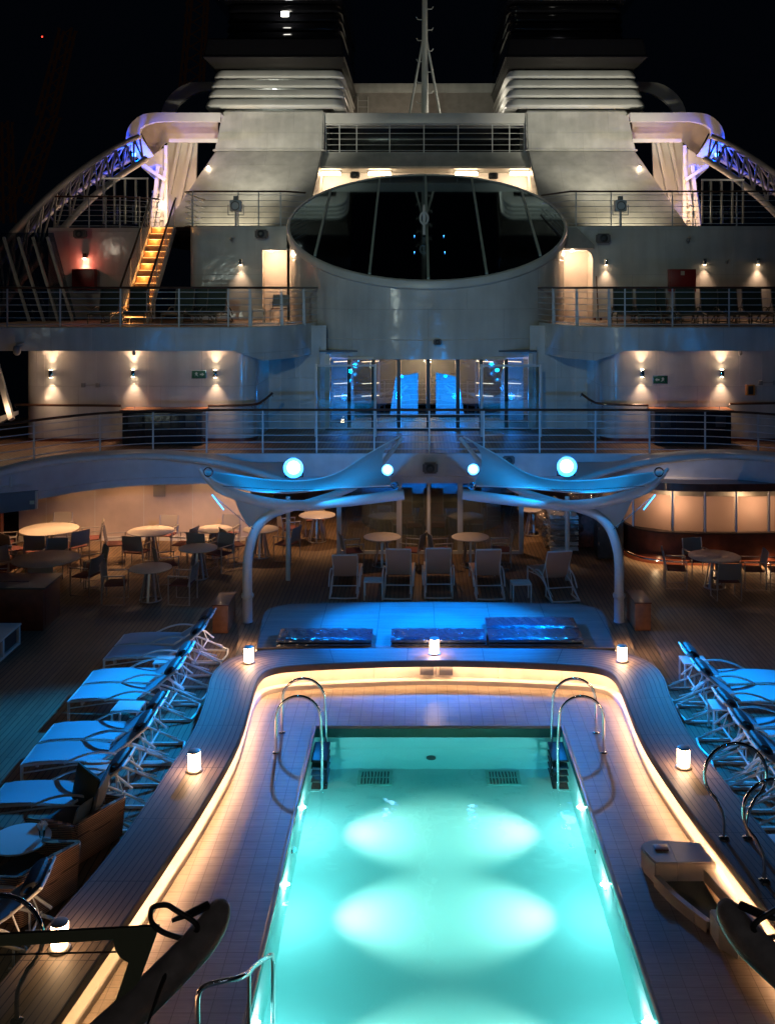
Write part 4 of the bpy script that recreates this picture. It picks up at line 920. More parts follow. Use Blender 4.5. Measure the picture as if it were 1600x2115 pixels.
def near_canopy(s, side):
    fl = (lambda p: p) if s < 0 else mir
    t = thing('near_sail_canopy', 'dark unlit sail canopy tip with steel shackle in the bottom %s corner' % side, 'canopy', tuple(fl(P(250, 2110, 5.7))), 0, 'pair of near sail canopies')
    pts = [fl(p) for p in smooth_pts([P(462, 1862, 6.35), P(430, 1925, 6.2), P(370, 1992, 6.0), P(285, 2075, 5.8), P(180, 2175, 5.5), P(60, 2300, 5.2), P(-100, 2480, 4.9)], 5)]
    part('boom', MB().tube(pts, [.035, .06, .076, .086, .092, .096, .098, .1] + [.1] * (len(pts) - 8), 16), mat('boom_paint', (.24, .22, .23), .4, bump=.2, bscale=25, var=.3, vscale=9) if 'boom_paint' not in MATS else MATS['boom_paint'], t, True)
    A, B_, C_ = P(330, 1915, 6.15), P(-160, 1938, 5.75), P(215, 2230, 5.35)
    if 'canopy_mesh' not in MATS:
        m = bpy.data.materials.new('canopy_mesh'); m.use_nodes = True; nt = m.node_tree; MATS['canopy_mesh'] = m
        tr = nt.nodes.new('ShaderNodeBsdfTransparent'); tr.inputs[0].default_value = (.6, .6, .52, 1); mx = nt.nodes.new('ShaderNodeMixShader'); mx.inputs[0].default_value = .3
        b = nt.nodes['Principled BSDF']; b.inputs['Base Color'].default_value = (.4, .42, .3, 1); b.inputs['Roughness'].default_value = .8
        nt.links.new(tr.outputs[0], mx.inputs[1]); nt.links.new(b.outputs[0], mx.inputs[2]); nt.links.new(mx.outputs[0], nt.nodes['Material Output'].inputs['Surface'])
        mat('canopy_border', (.13, .15, .10), .8, bump=.2, bscale=20)
    mb = MB(); n_ = 14
    def S(u, v):   # u along the front edge, v towards the camera
        p = A.lerp(B_, u).lerp(C_.lerp(P(-200, 2300, 5.0), u), v); return p - Vector((0, 0, .05 * math.sin(math.pi * u) * math.sin(math.pi * v)))
    mb.grid([[fl(S(.02 + .98 * i / n_, .06 + .94 * j / n_)) for i in range(n_ + 1)] for j in range(n_ + 1)])
    sl = part('mesh_sail', mb, MATS['canopy_mesh'], t, True)
    mb = MB(); up = Vector((0, 0, .004)); 
    mb.grid([[fl(S(i / n_, 0) + up), fl(S(i / n_, .075) + up)] for i in range(n_ + 1)]); part('front_border', mb, MATS['canopy_border'], t, True)
    mb = MB(); mb.grid([[fl(S(0, i / n_) + up), fl(S(.09, i / n_) + up)] for i in range(n_ + 1)]); part('side_border', mb, MATS['canopy_border'], t, True)
    mb = MB(); c_ = [S(0, 0) + up * 2] + [S(.2 * math.cos(R(90 * k / 8)), .28 * math.sin(R(90 * k / 8))) + up * 2 for k in range(9)]
    v = [mb.b.verts.new(fl(p)) for p in c_]; mb.b.faces.new(v); part('corner_patch', mb, MATS['canopy_border'], t, True)
    part('front_cable', MB().tube([fl(A + Vector((0, 0, .01))), fl(B_)], .006, 5), black_paint, t, True)
    part('seam_line', MB().tube([fl(S(.12, .16)), fl(S(.9, .12))], .005, 5), black_paint, t, True)
    rg = [fl(P(x, y, 6.1)) for x, y in ((312, 1880), (322, 1872), (345, 1870), (362, 1880), (395, 1900), (408, 1915), (400, 1932), (385, 1938), (366, 1936), (335, 1925), (313, 1905))]
    part('shackle', MB().tube(smooth_pts(rg, 4, True), .016, 8, closed=True), black_paint, t, True)
    part('turnbuckle', MB().tube([fl(P(355, 1902, 6.1)), fl(P(385, 1890, 6.12)), fl(P(415, 1875, 6.2))], [.012, .02, .014], 8), black_paint, t, True)
    part('bracket', MB().tube([fl(P(395, 1887, 6.15)), fl(P(428, 1870, 6.25))], .026, 8), black_paint, t, True)
    part('guy_rod', MB().tube([fl(P(352, 1985, 5.95)), fl(P(332, 2040, 5.8)), fl(P(300, 2130, 5.6))], [.014, .014, .005], 8), black_paint, t, True)
near_canopy(-1, 'left'); near_canopy(1, 'right')

# blue floodlights
def flood(px, py, D, r_, label, aim, power, big=True):
    p = P(px, py, D); t = thing('blue_floodlight', label, 'floodlight', tuple(p), 0, 'blue floodlights facing the pool')
    mb = MB(); mb.lathe([(0, .22), (r_ * .7, .22), (r_ * 1.3, .12), (r_ * 1.62, -.03), (r_ * 1.56, -.034), (r_ * 1.02, .052), (r_ * 1.0, .03), (0, .03)], 24)
    bmesh.ops.rotate(mb.b, cent=(0, 0, 0), matrix=Matrix.Rotation(R(-90), 3, 'X'), verts=mb.b.verts); part('housing', mb, black_paint, t)
    mb = MB(); mb.lathe([(0, -.0), (r_ * .6, -.0 + .004), (r_ * .98, .02), (0, .03)], 24); bmesh.ops.rotate(mb.b, cent=(0, 0, 0), matrix=Matrix.Rotation(R(-90), 3, 'X'), verts=mb.b.verts)
    part('lens', mb, em_blue, t)
    part('yoke', MB().tube([(-r_ * 1.3, .1, 0), (-r_ * 1.3, .1, -r_ * 1.5), (r_ * 1.3, .1, -r_ * 1.5), (r_ * 1.3, .1, 0)], .015, 6), black_paint, t)
    for a in aim: lamp('blue_beam', 'SPOT', tuple(p + Vector((0, -.12, 0))), a[1], a[3] if len(a) > 3 else BLUE, .07, a[0], a[2], .9)
    lamp('blue_spill', 'POINT', tuple(p + Vector((0, -.1, .5 if big else .14))), 90 if big else 8, BLUE, .06)
    if big: lamp('blue_wash', 'SPOT', tuple(p + Vector((0, -.1, .5))), 400, BLUE, .05, tuple(p + Vector((0, 1.2, -.5))), 105, .8)
    mb = MB(); mb.lathe([(r_ * 1.0, .03), (r_ * 1.5, -.03), (r_ * 1.55, -.02), (r_ * 1.02, .05)], 28); bmesh.ops.rotate(mb.b, cent=(0, 0, 0), matrix=Matrix.Rotation(R(-90), 3, 'X'), verts=mb.b.verts); part('halo_ring', mb, em_ring, t)  # glowing ring added as the halo of the lamp
    return t
flood(606, 966, 20.7, .135, 'large blazing blue floodlight under the left sail canopy', [((-7.0, 13.6, 0), 4200, 56), ((-.3, 19.6, .4), 4600, 70, BLUE2), ((-3.1, 14, 0), 420, 62, (0, .28, 1))], 0)
flood(1170, 963, 20.7, .135, 'large blazing blue floodlight under the right sail canopy', [((7.0, 13.6, 0), 4200, 56), ((.3, 19.6, .4), 4600, 70, BLUE2), ((3.1, 14, 0), 420, 62, (0, .28, 1))], 0)
flood(800, 970, 20.9, .075, 'small blue floodlight hanging by the inner end of the left canopy', [((0, 19.8, .4), 1100, 40, BLUE2)], 0, False)
flood(977, 969, 20.9, .075, 'small blue floodlight hanging by the inner end of the right canopy', [((0, 19.8, .4), 1100, 40, BLUE2)], 0, False)
# the same blue floods hang from the near canopies, out of the frame
for s in (-1, 1): lamp('blue_beam', 'SPOT', (s * 3.4, 6.0, 3.9), 260, BLUE, .07, (s * 1.6, 31, 4), 50, .9)

# speakers
def speaker(px, py, D, label, s=1.0, yaw=0):
    p = P(px, py, D); t = thing('loudspeaker', label, 'loudspeaker', tuple(p), yaw, 'grey deck loudspeakers')
    part('cabinet', MB().prism([Vector((-.2, -.14, -.14)), Vector((.2, -.14, -.14)), Vector((.2, -.14, .14)), Vector((-.2, -.14, .14))], (0, .24, 0)).bevel(.04, 40, 3), speaker_grey, t)
    mb = MB(); mb.lathe([(0, 0), (.05, .0), (.055, .03), (.11, .05), (.12, .06), (.12, .07), (0, .07)], 20); bmesh.ops.rotate(mb.b, cent=(0, 0, 0), matrix=Matrix.Rotation(R(-90), 3, 'X'), verts=mb.b.verts); mb.move((0, -.2, 0)); part('horn', mb, dark_panel, t)
    part('bracket', MB().bar((0, .08, .0), (0, .3, .05), .05, .08), grey_paint, t)
    t.scale = (s, s, s); return t
for a in ((108, 988, 26.0, 'grey loudspeaker on the gallery fascia above the round tables', 1.0), (888, 966, 26.25, 'small dark loudspeaker at the centre of the gallery fascia', .95), (1050, 950, 26.1, 'small loudspeaker on the fascia right of the centre lamps', .75),
          (166, 483, 36.0, 'loudspeaker high on the wall above the red fire box', 1.1), (540, 483, 34.6, 'loudspeaker on the promenade wall left of the drum', 1.05), (1245, 492, 34.6, 'loudspeaker on the promenade wall right of the drum', 1.15),
          (733, 361, 41.4, 'loudspeaker between the left tube lights above the skylight', .95), (1018, 363, 41.4, 'loudspeaker between the right tube lights above the skylight', .95), (903, 706, 30.35, 'tiny loudspeaker on the white drum below the skylight', .6)):
    speaker(*a)
# stage spotlights on the bridge deck rail, and lamps washing the funnel skirts
for px, lb in ((487, 'jointed floodlight on a stand in front of the left funnel'), (1281, 'jointed floodlight on a stand in front of the right funnel')):
    p = P(px, 425, 34.9); t = thing('stand_floodlight', lb, 'floodlight', (p.x, p.y, LV4), 0, 'stand floodlights on the bridge deck')
    h = p.z - LV4
    part('stand', MB().tube([(0, 0, 0), (0, 0, h)], .04, 8), rail_paint, t)
    part('head', MB().box(-.2, .2, -.12, .16, h - .18, h + .2, .04), rail_paint, t)
    part('front_ring', MB().torus((0, -.14, h), .14, .02, 18, 6, 'Y'), grey_paint, t)
    part('yoke', MB().tube([(-.26, 0, h + .05), (-.26, 0, h - .3), (.26, 0, h - .3), (.26, 0, h + .05)], .02, 6), rail_paint, t)
    part('bracket', MB().box(-.08, .08, -.05, .1, h + .2, h + .34, .01), grey_paint, t)
    sg = -1 if px < 800 else 1
    lamp('skirt_bulb', 'SPOT', (p.x + sg * .2, 35.2, LV4 + .9), 1500, (1, .93, .76), .1, (p.x, 42, 14.2), 66, .8)
    lamp('skirt_bulb', 'SPOT', (p.x + sg * .35, 35.9, LV4 + .25), 460, (1, .86, .6), .06, (p.x + sg * .9, 39.6, LV4 + .6), 84, .9)
# sconces
def sconce(px, py, D, label, up=True, pw=30, g='gallery wall sconces'):
    p = P(px, py, D); t = thing('wall_sconce', label, 'sconce', tuple(p), 0, g)
    part('body', MB().lathe([(.0, -.1), (.062, -.1), (.065, -.09), (.065, .09), (.062, .1), (0, .1)], 16, (0, -.11, 0)), chrome, t)
    part('bulb', MB().lathe([(0, -.112), (.045, -.112), (.045, -.102), (0, -.102)], 14, (0, -.11, 0)), em_warm, t)
    if up: part('bulb', MB().lathe([(0, .102), (.045, .102), (.045, .112), (0, .112)], 14, (0, -.11, 0)), em_warm, t)
    part('bracket', MB().box(-.02, .02, -.05, .0, -.03, .03), steel, t)
    for d in ((-1, 1) if up else (-1,)):
        lamp('sconce_bulb', 'SPOT', tuple(p + Vector((0, -.15, d * .13))), pw, (1, .62, .38), .025, tuple(p + Vector((0, .02, d * 1.0))), 70, 1.0)
        lamp('sconce_bulb', 'SPOT', tuple(p + Vector((0, -.12, d * .13))), pw * 1.6, (1, .60, .36), .03, tuple(p + Vector((0, -.5, d * 1.0))), 110, 1.0)
    return t
for a in ((108, 771, YW, 'leftmost sconce of the three on the left gallery wall'), (277, 770, YW, 'middle sconce above the left bar cabinet'), (446, 771, YW, 'sconce right of the green exit sign on the left gallery wall'),
          (1324, 770, YW, 'sconce left of the small exit sign on the right gallery wall'), (1488, 770, YW, 'sconce above the right bar cabinet')): sconce(*a)
for a in ((498, 541, YB, 'small sconce left of the left lit niche on the promenade'), (1250, 541, YB, 'small sconce right of the right lit niche on the promenade'), (1453, 540, YB, 'small sconce right of the red fire box'), (1563, 540, YB, 'rightmost small sconce on the promenade wall')): sconce(*a, False, 26, 'promenade wall sconces')
p = P(177, 530, 36.4); t = thing('wall_lamp', 'dark wall lamp glowing down on the red fire box', 'lamp', tuple(p)); part('body', MB().lathe([(0, .12), (.06, .12), (.07, -.05), (0, -.05)], 14, (0, -.12, 0)), black_paint, t); part('bulb', MB().lathe([(0, -.1), (.05, -.08), (.06, -.052), (0, -.052)], 14, (0, -.12, 0)), em_warm, t); lamp('sconce_bulb', 'SPOT', tuple(p + Vector((0, -.14, -.14))), 30, (1, .5, .35), .03, tuple(p + Vector((0, 0, -1))), 90, .8); lamp('sconce_bulb', 'POINT', tuple(p + Vector((0, -.25, -.2))), 10, (1, .16, .1), .05)
# downlights in the gallery ceiling
for px, lb in ((160, 'recessed ceiling light over the leftmost round tables'), (425, 'recessed ceiling light over the small round tables by the canopy post')):
    x = P(px, 0, 28.1).x; t = single('ceiling_light', MB().lathe([(0, 2.449), (.07, 2.449), (.07, 2.43), (.05, 2.425), (0, 2.425)], 16, (x, 28.0, 0)), em_warm, lb, 'ceiling light', 'recessed ceiling lights')
    lamp('ceiling_bulb', 'SPOT', (x, 28.05, 2.41), 30, WARM, .03, (x, 28.3, 1.0), 66, .8)
for x, y, pw in ((-9.6, 26.3, 260), (-6.4, 26.8, 240), (-5.0, 27.6, 110), (-3.0, 29.0, 120), (4.0, 28.5, 90), (-8.2, 27.3, 120), (-1.3, 28.3, 80), (1.6, 28.3, 80), (-.2, 25.9, 60)): lamp('ceiling_bulb', 'SPOT', (x, y, 2.36), pw, (1, .53, .24), .05, (x, y, 0), 120, .7)  # centre bulbs are added to brighten the floor by the vestibule
# signs, cameras and small fittings
def sign(px, py, D, label, arrow):
    p = P(px, py, D); t = thing('exit_sign', label, 'sign', tuple(p), 0, 'green exit signs')
    part('plate', MB().box(-.19, .19, -.02, 0, -.1, .1, .004), em_sign, t); part('rim', MB().box(-.205, .205, -.012, 0.002, -.115, .115, .004), steel, t)
    part('arrow', MB().prism([Vector((arrow * x, -.024, z)) for x, z in ((.03, .02), (.09, .02), (.09, .05), (.15, 0), (.09, -.05), (.09, -.02), (.03, -.02))], (0, .003, 0)), em_signw, t)
    part('running_figure', MB().prism([Vector((arrow * x, -.024, z)) for x, z in ((-.12, -.06), (-.09, -.01), (-.11, .03), (-.07, .07), (-.03, .03), (-.05, 0), (-.01, -.06), (-.05, -.04), (-.08, -.015))], (0, .003, 0)), em_signw, t)
sign(411, 773, YW - .005, 'small green exit sign with arrow pointing right on the left gallery wall', 1); sign(1363, 784, YW - .005, 'small green exit sign with arrow pointing left on the right gallery wall', -1)
def camera_(px, py, D, label, s=1):
    p = P(px, py, D); t = thing('security_camera', label, 'camera', tuple(p), 0, 'small dome cameras'); t.scale = (s,) * 3
    part('arm', MB().tube([(.12, .3, .12), (.12, 0, .14), (0, -.05, .1)], .025, 8), white_matt, t)
    part('dome', MB().lathe([(0, .1), (.07, .09), (.09, .02), (.08, -.07), (.04, -.12), (0, -.13)], 16, (0, -.05, 0)), grey_paint, t)
camera_(37, 722, 27.9, 'dome camera on a bracket at the left end of the gallery wall', 1.2); camera_(277, 728, 28.3, 'small dome camera under the soffit above the middle left sconce', .6); camera_(1528, 728, 28.3, 'small dome camera under the soffit right of the right bar cabinet', .6)
camera_(1420, 495, 34.7, 'small camera high on the right promenade wall', .7); camera_(1500, 541, 34.9, 'small camera between the two right promenade sconces', .5); camera_(478, 494, 34.7, 'faint small camera high on the left promenade wall', .6)
for a in ((188, 795, YW, 'double tap fitting on the left gallery wall'), (1584, 790, YW, 'double tap fitting at the right edge of the gallery wall')):
    p = P(*a[:3]); t = thing('tap_fitting', a[3], 'fitting', tuple(p), 0, 'pipe taps on the gallery walls')
    part('pipe', MB().tube([(-.2, -.06, 0), (.2, -.06, .01)], .012, 6), grey_paint, t)
    for s in (-1, 1): part('valve', MB().box(s * .2 - .05, s * .2 + .05, -.1, 0, -.06, .06, .01), grey_paint, t)
p = P(1547, 805, YW); t = thing('yellow_phone_box', 'small yellow and black box on the right gallery wall', 'box', tuple(p)); part('case', MB().box(-.12, .12, -.12, 0, -.15, .15, .02), mat('amber_paint', (.5, .2, .03), .4), t); part('door', MB().box(-.07, .07, -.135, -.121, -.12, .12, .005), black_paint, t)
# wall hand rails of the gallery
for pl_, lb in (([(30, 836), (250, 838)], 'dark wall handrail at the left end of the gallery'), ([(430, 838), (520, 836), (545, 826), (562, 812)], 'short dark wall handrail curving up beside the left bar cabinet'), ([(1200, 813), (1222, 828), (1245, 834), (1338, 837)], 'short dark wall handrail curving beside the right bar cabinet'), ([(1506, 834), (1640, 832)], 'dark wall handrail at the right edge of the gallery')):
    pts = smooth_pts([P(x, y, 28.5 + (.3 if 545 <= x <= 1235 and x not in (545,) else 0)) for x, y in pl_], 4) if len(pl_) > 2 else [P(x, y, 28.5) for x, y in pl_]
    t = thing('wall_handrail', lb, 'handrail', tuple(pts[0]), 0, 'handrails on the gallery walls')
    part('rail', MB().tube(pts, .035, 8), wood_rail, t, True)
    for k in range(0, len(pts), max(1, len(pts) // 3)): part('bracket', MB().tube([pts[k], pts[k] + Vector((0, .1, -.1)), pts[k] + Vector((0, .2, -.1))], .012, 6), steel, t, True)
# bar cabinets on the gallery
for x0, x1, y0, lb in ((252, 417, 915, 'dark covered bar cabinet with wooden top below the middle left sconce'), (1352, 1510, 911, 'dark covered bar cabinet with wooden top below the right sconce')):
    a_, b2 = P(x0, 0, 28.0).x, P(x1, 0, 28.0).x; t = thing('bar_cabinet', lb, 'cabinet', ((a_ + b2) / 2, 28.0, LV2), 0, 'covered bar cabinets'); w_ = (b2 - a_) / 2
    part('cover', MB().box(-w_, w_, -.0, .6, .02, .9, .03), mat('navy_cover', (.012, .016, .022), .25, bump=.5, bscale=6) if 'navy_cover' not in MATS else MATS['navy_cover'], t)
    part('top', MB().box(-w_ - .06, w_ + .06, -.06, .65, .92, .97, .01), cab_wood, t)
    for k in range(-4, 5): part('panel_seam', MB().box(k * w_ / 4.6 - .004, k * w_ / 4.6 + .004, -.004, .0, .08, .85), black_gloss, t)
    for k in (-1, 1): part('gallery_post', MB().tube([(k * w_ * .7, .05, .97), (k * w_ * .7, .05, 1.06)], .008, 6), steel, t)
    for k in (-1, 1): part('side_panel', MB().box(k * w_ * .72 - .14, k * w_ * .72 + .14, -.012, -.001, .5, .82, .003), dark_panel, t)
# fire box etc on the promenade
t = thing('red_fire_box', 'dark red fire hose box mounted between two right promenade sconces', 'fire box', (P(1405, 0, YB).x, YB, 7.1), 0, 'red fire boxes')
x0, x1 = P(1378, 0, YB).x, P(1432, 0, YB).x; z0, z1 = P(0, 604, YB).z, P(0, 556, YB).z
part('box', MB().box(x0, x1 - .0, YB - .3, YB - .0, z0, z1, .01), red_box, t, True); part('door', MB().box(x0 + .05, x1 - .12, YB - .312, YB - .301, z0 + .04, z1 - .04, .004), red_box, t, True); part('label_plate', MB().box(x0 + .37, x0 + .5, YB - .32, YB - .313, z1 - .2, z1 - .06), cream, t, True)
x0, x1 = P(152, 0, 36.2).x, P(198, 0, 36.2).x; z0, z1 = P(0, 598, 36.2).z, P(0, 555, 36.2).z
t = thing('red_fire_box', 'glossy dark red fire hose box under the glowing wall lamp at left', 'fire box', ((x0 + x1) / 2, 36.2, z0), 0, 'red fire boxes')
part('box', MB().box(x0, x1, 36.0, 36.38, z0, z1, .01), red_box, t, True); part('door', MB().box(x0 + .05, x1 - .05, 35.985, 35.999, z0 + .05, z1 - .05, .004), red_box, t, True)
t = thing('broom', 'long handled broom leaning on the promenade wall by the lit niche', 'broom', tuple(P(1236, 655, 34.6))); part('handle', MB().tube([P(1235, 655, 34.5), P(1231, 570, 34.9)], .02, 6), wood_rail, t, True); part('brush', MB().box(P(1225, 0, 34.5).x, P(1242, 0, 34.5).x, 34.4, 34.6, LV3 + .01, LV3 + .1, .01), mahog, t, True)

# ================================================================= GALLERY AND POOL DECK GLAZING
t = thing('gallery_entrance', 'wide glazed entrance under the drum with warm inner light and added blue glow', 'entrance', (0, 31.2, LV2))
YG = 31.0
part('head_frame', MB().box(-2.42, 2.35, YG - .12, YG + .12, 4.84, 4.92, .01), white, t, True)
for px in (721, 771, 823, 884, 945, 993, 1045): x = P(px, 0, YG).x; part('mullion', MB().box(x - .06, x + .06, YG - .05, YG + .05, LV2 + .05, 4.84, .005), black_paint, t, True)
for a_, b2 in ((668, 721), (721, 771), (771, 823), (823, 884), (884, 945), (945, 993), (993, 1045), (1045, 1098)):
    x0, x1 = P(a_, 0, YG).x + .07, P(b2, 0, YG).x - .07; part('glass_pane', MB().box(x0, x1, YG - .01, YG + .01, LV2 + .06, 4.86), glass_dark, t, True)
part('sill', MB().box(-3.1, 3.1, YG - .08, YG + .1, LV2, LV2 + .06), black_paint, t, True)
part('side_frame', MB().box(-3.12, -2.96, YG - .1, YG + .1, LV2 + .06, 5.0), white, t, True); part('side_frame', MB().box(3.02, 3.14, YG - .1, YG + .1, LV2 + .06, 5.0), white, t, True)
# interior room
part('room_wall', wallmesh(MB(), [(-3.3, YG + .2), (-3.3, 38), (3.3, 38), (3.3, YG + .2)], LV2 + .01, 5.2), mat('room_wall', (.36, .3, .25), .6), t, True)
part('room_ceiling', MB().box(-3.3, 3.3, YG + .1, 38, 5.05, 5.1), dark_panel, t, True)
for s in (-1, 1):
    part('blue_reflection_panel', MB().prism([(s * .3, 34.5, LV2 + .02), (s * 1.25, 34.5, LV2 + .02), (s * 1.05, 34.5, 4.0), (s * .3, 34.5, 4.15)], (0, .1, 0)), white_matt, t, True)
    part('blue_reflection_panel', MB().prism([(s * 2.35, 33.2, LV2 + .02), (s * 3.1, 33.2, LV2 + .02), (s * 3.1, 33.2, 4.9), (s * 2.6, 33.2, 4.9), (s * 2.4, 33.2, 4.2)], (0, .1, 0)), white_matt, t, True)
    lamp('unseen_room_bulb', 'POINT', (s * .9, 33.2, 3.5), 210, (0, .26, 1), .1); lamp('unseen_room_bulb', 'POINT', (s * 2.6, 32.0, 3.6), 90, (0, .26, 1), .1)  # added panels and blue bulbs stand in for reflections in the glass
    for k, z_ in enumerate((4.65, 3.95, 3.55)):
        for xa, xb in ((1.55, 2.1), (2.45, 3.0)):
            part('light_line', MB().bar((s * xa, 32.9, z_), (s * xb, 32.9, z_ - .03), .02, .02), em_strip, t, True)
lamp('unseen_room_bulb', 'POINT', (0, 36.8, 4.4), 160, (1, .65, .35), .1); lamp('unseen_room_bulb', 'POINT', (1.9, 35.6, 4.3), 50, (1, .65, .35), .1); lamp('unseen_room_bulb', 'POINT', (-1.9, 35.6, 4.3), 50, (1, .65, .35), .1)
# glass wind screens standing before it
for a_, b2, lb in ((650, 777, 'framed glass wind screen left of the gallery entrance'), (992, 1118, 'framed glass wind screen right of the gallery entrance')):
    D = 29.6; x0, x1 = P(a_, 0, D).x, P(b2, 0, D).x; z1 = P(0, 752, D).z; t = thing('wind_screen', lb, 'wind screen', ((x0 + x1) / 2, D, LV2), 0, 'framed glass wind screens')
    for x in (x0 + .03, x1 - .03): part('post', MB().box(x - .035, x + .035, D - .04, D + .04, LV2 + .001, z1, .008), rail_paint, t, True)
    part('top_rail', MB().box(x0 + .07, x1 - .07, D - .03, D + .03, z1 - .07, z1 - .01, .008), rail_paint, t, True)
    part('glass_pane', MB().box(x0 + .07, x1 - .07, D - .008, D + .008, LV2 + .08, z1 - .075), glass_clear, t, True)
# lower vestibule
YV = 27.0
t = thing('glass_vestibule', 'dark glazed vestibule with pale posts behind the row of deck loungers', 'vestibule', (0, YV, 0))
for px, w_ in ((700, .06), (824, .07), (885, .04), (950, .07), (1076, .06)):
    x = P(px, 0, YV).x; part('post', MB().box(x - w_, x + w_, YV - .06, YV + .06, .002, 2.4, .01), rail_paint, t, True)
for a_, b2 in ((700, 824), (824, 885), (885, 950), (950, 1076)):
    x0, x1 = P(a_, 0, YV).x + .07, P(b2, 0, YV).x - .07; part('glass_pane', MB().box(x0, x1, YV - .01, YV + .01, .1, 2.4), glass_dark, t, True)
part('sill', MB().box(P(700, 0, YV).x, P(1076, 0, YV).x, YV - .05, YV + .05, .002, .08), rail_paint, t, True)
part('inner_counter', MB().lathe([(2.1, .01), (2.1, .95), (1.9, 1.0), (1.2, 1.0), (0, 1.0)], 40, (0.1, 31.0, 0)), mat('counter_grey', (.2, .2, .16), .35), t, True)
for px, py in ((862, 1024), (897, 1022)):
    p = P(px, py, 30.6); part('inner_lamp', MB().lathe([(0, -.07), (.06, 0), (0, .07)], 12, tuple(p)), em_white, t, True); lamp('inner_bulb', 'POINT', tuple(p), 50, (.9, 1, .7), .06)

# ================================================================= THE BAR ON THE RIGHT
t = thing('pool_bar', 'curved mahogany bar with closed translucent shutters under the right gallery', 'bar', (8, 25.8, 0))
path = smooth_pts([(5.0, 28.8, 0), (4.98, 27.4, 0), (5.12, 26.4, 0), (5.55, 25.85, 0), (6.4, 25.62, 0), (7.8, 25.6, 0), (9.5, 25.7, 0), (13.2, 26.1, 0)], 6)
mb = MB(); mb.grid([[p + Vector((0, .25, .0)), p + Vector((0, .25, .2)), p + Vector((0, 0, .2)), p + Vector((0, 0, .84))] for p in path]); part('front', mb, mahog, t, True)
mb = MB(); mb.grid([[p + Vector((0, -.06, .85)), p + Vector((0, -.06, .89)), p + Vector((0, .4, .89))] for p in path]); part('counter', mb, wood_rail, t, True)
part('foot_rail', MB().tube([p + Vector((0, -.2, .2)) for p in path], .025, 8), steel, t, True)
mb = MB(); mb.grid([[p + Vector((0, .2, .19)), p + Vector((0, .05, .19))] for p in path]); part('light_strip', mb, em_strip, t, True)
mb = MB(); mb.grid([[p + Vector((0, -.1, 1.93)), p + Vector((0, -.1, 2.12)), p + Vector((0, .5, 2.12))] for p in path]); part('header', mb, mahog, t, True)
mb = MB(); mb.grid([[p + Vector((0, .8, .0)), p + Vector((0, .8, 1.93))] for p in path]); part('back_shelf', mb, mat('bar_back', (.4, .34, .26), .5, var=.5, vscale=3), t, True)
sh = [P(px, 0, 25.65).x for px in (1268, 1318, 1390, 1455, 1520, 1588, 1660)]
for a_, b2 in zip(sh, sh[1:]):
    pa, pb = at_x([p for p in path if p.y < 28], max(a_, 4.99)), at_x([p for p in path if p.y < 28], b2); d = (pb - pa).normalized() * .04; up = Vector((0, .06, 0))
    mb = MB(); q0, q1 = pa + d + up, pb - d + up
    mb.prism([q0 + Vector((0, 0, .9)), q1 + Vector((0, 0, .9)), q1 + Vector((0, 0, 1.78)), q0 + Vector((0, 0, 1.78))], (0, .015, 0)); part('shutter', mb, glass_frost, t, True)
    part('shutter_post', MB().bar(pb + up + Vector((0, 0, .86)), pb + up + Vector((0, 0, 1.95)), .03, .05, (0, 1, 0)), rail_paint, t, True)
for x in (6.2, 8.0, 9.6): lamp('bar_bulb', 'POINT', (x, 26.15, 1.6), 12, (1, .68, .42), .05)
for x in (5.6, 7, 8.4, 9.8, 11.2): lamp('bar_foot_bulb', 'POINT', (x, 25.5 + .02 * abs(x - 7), .14), 3.2, (1, .65, .35), .03)
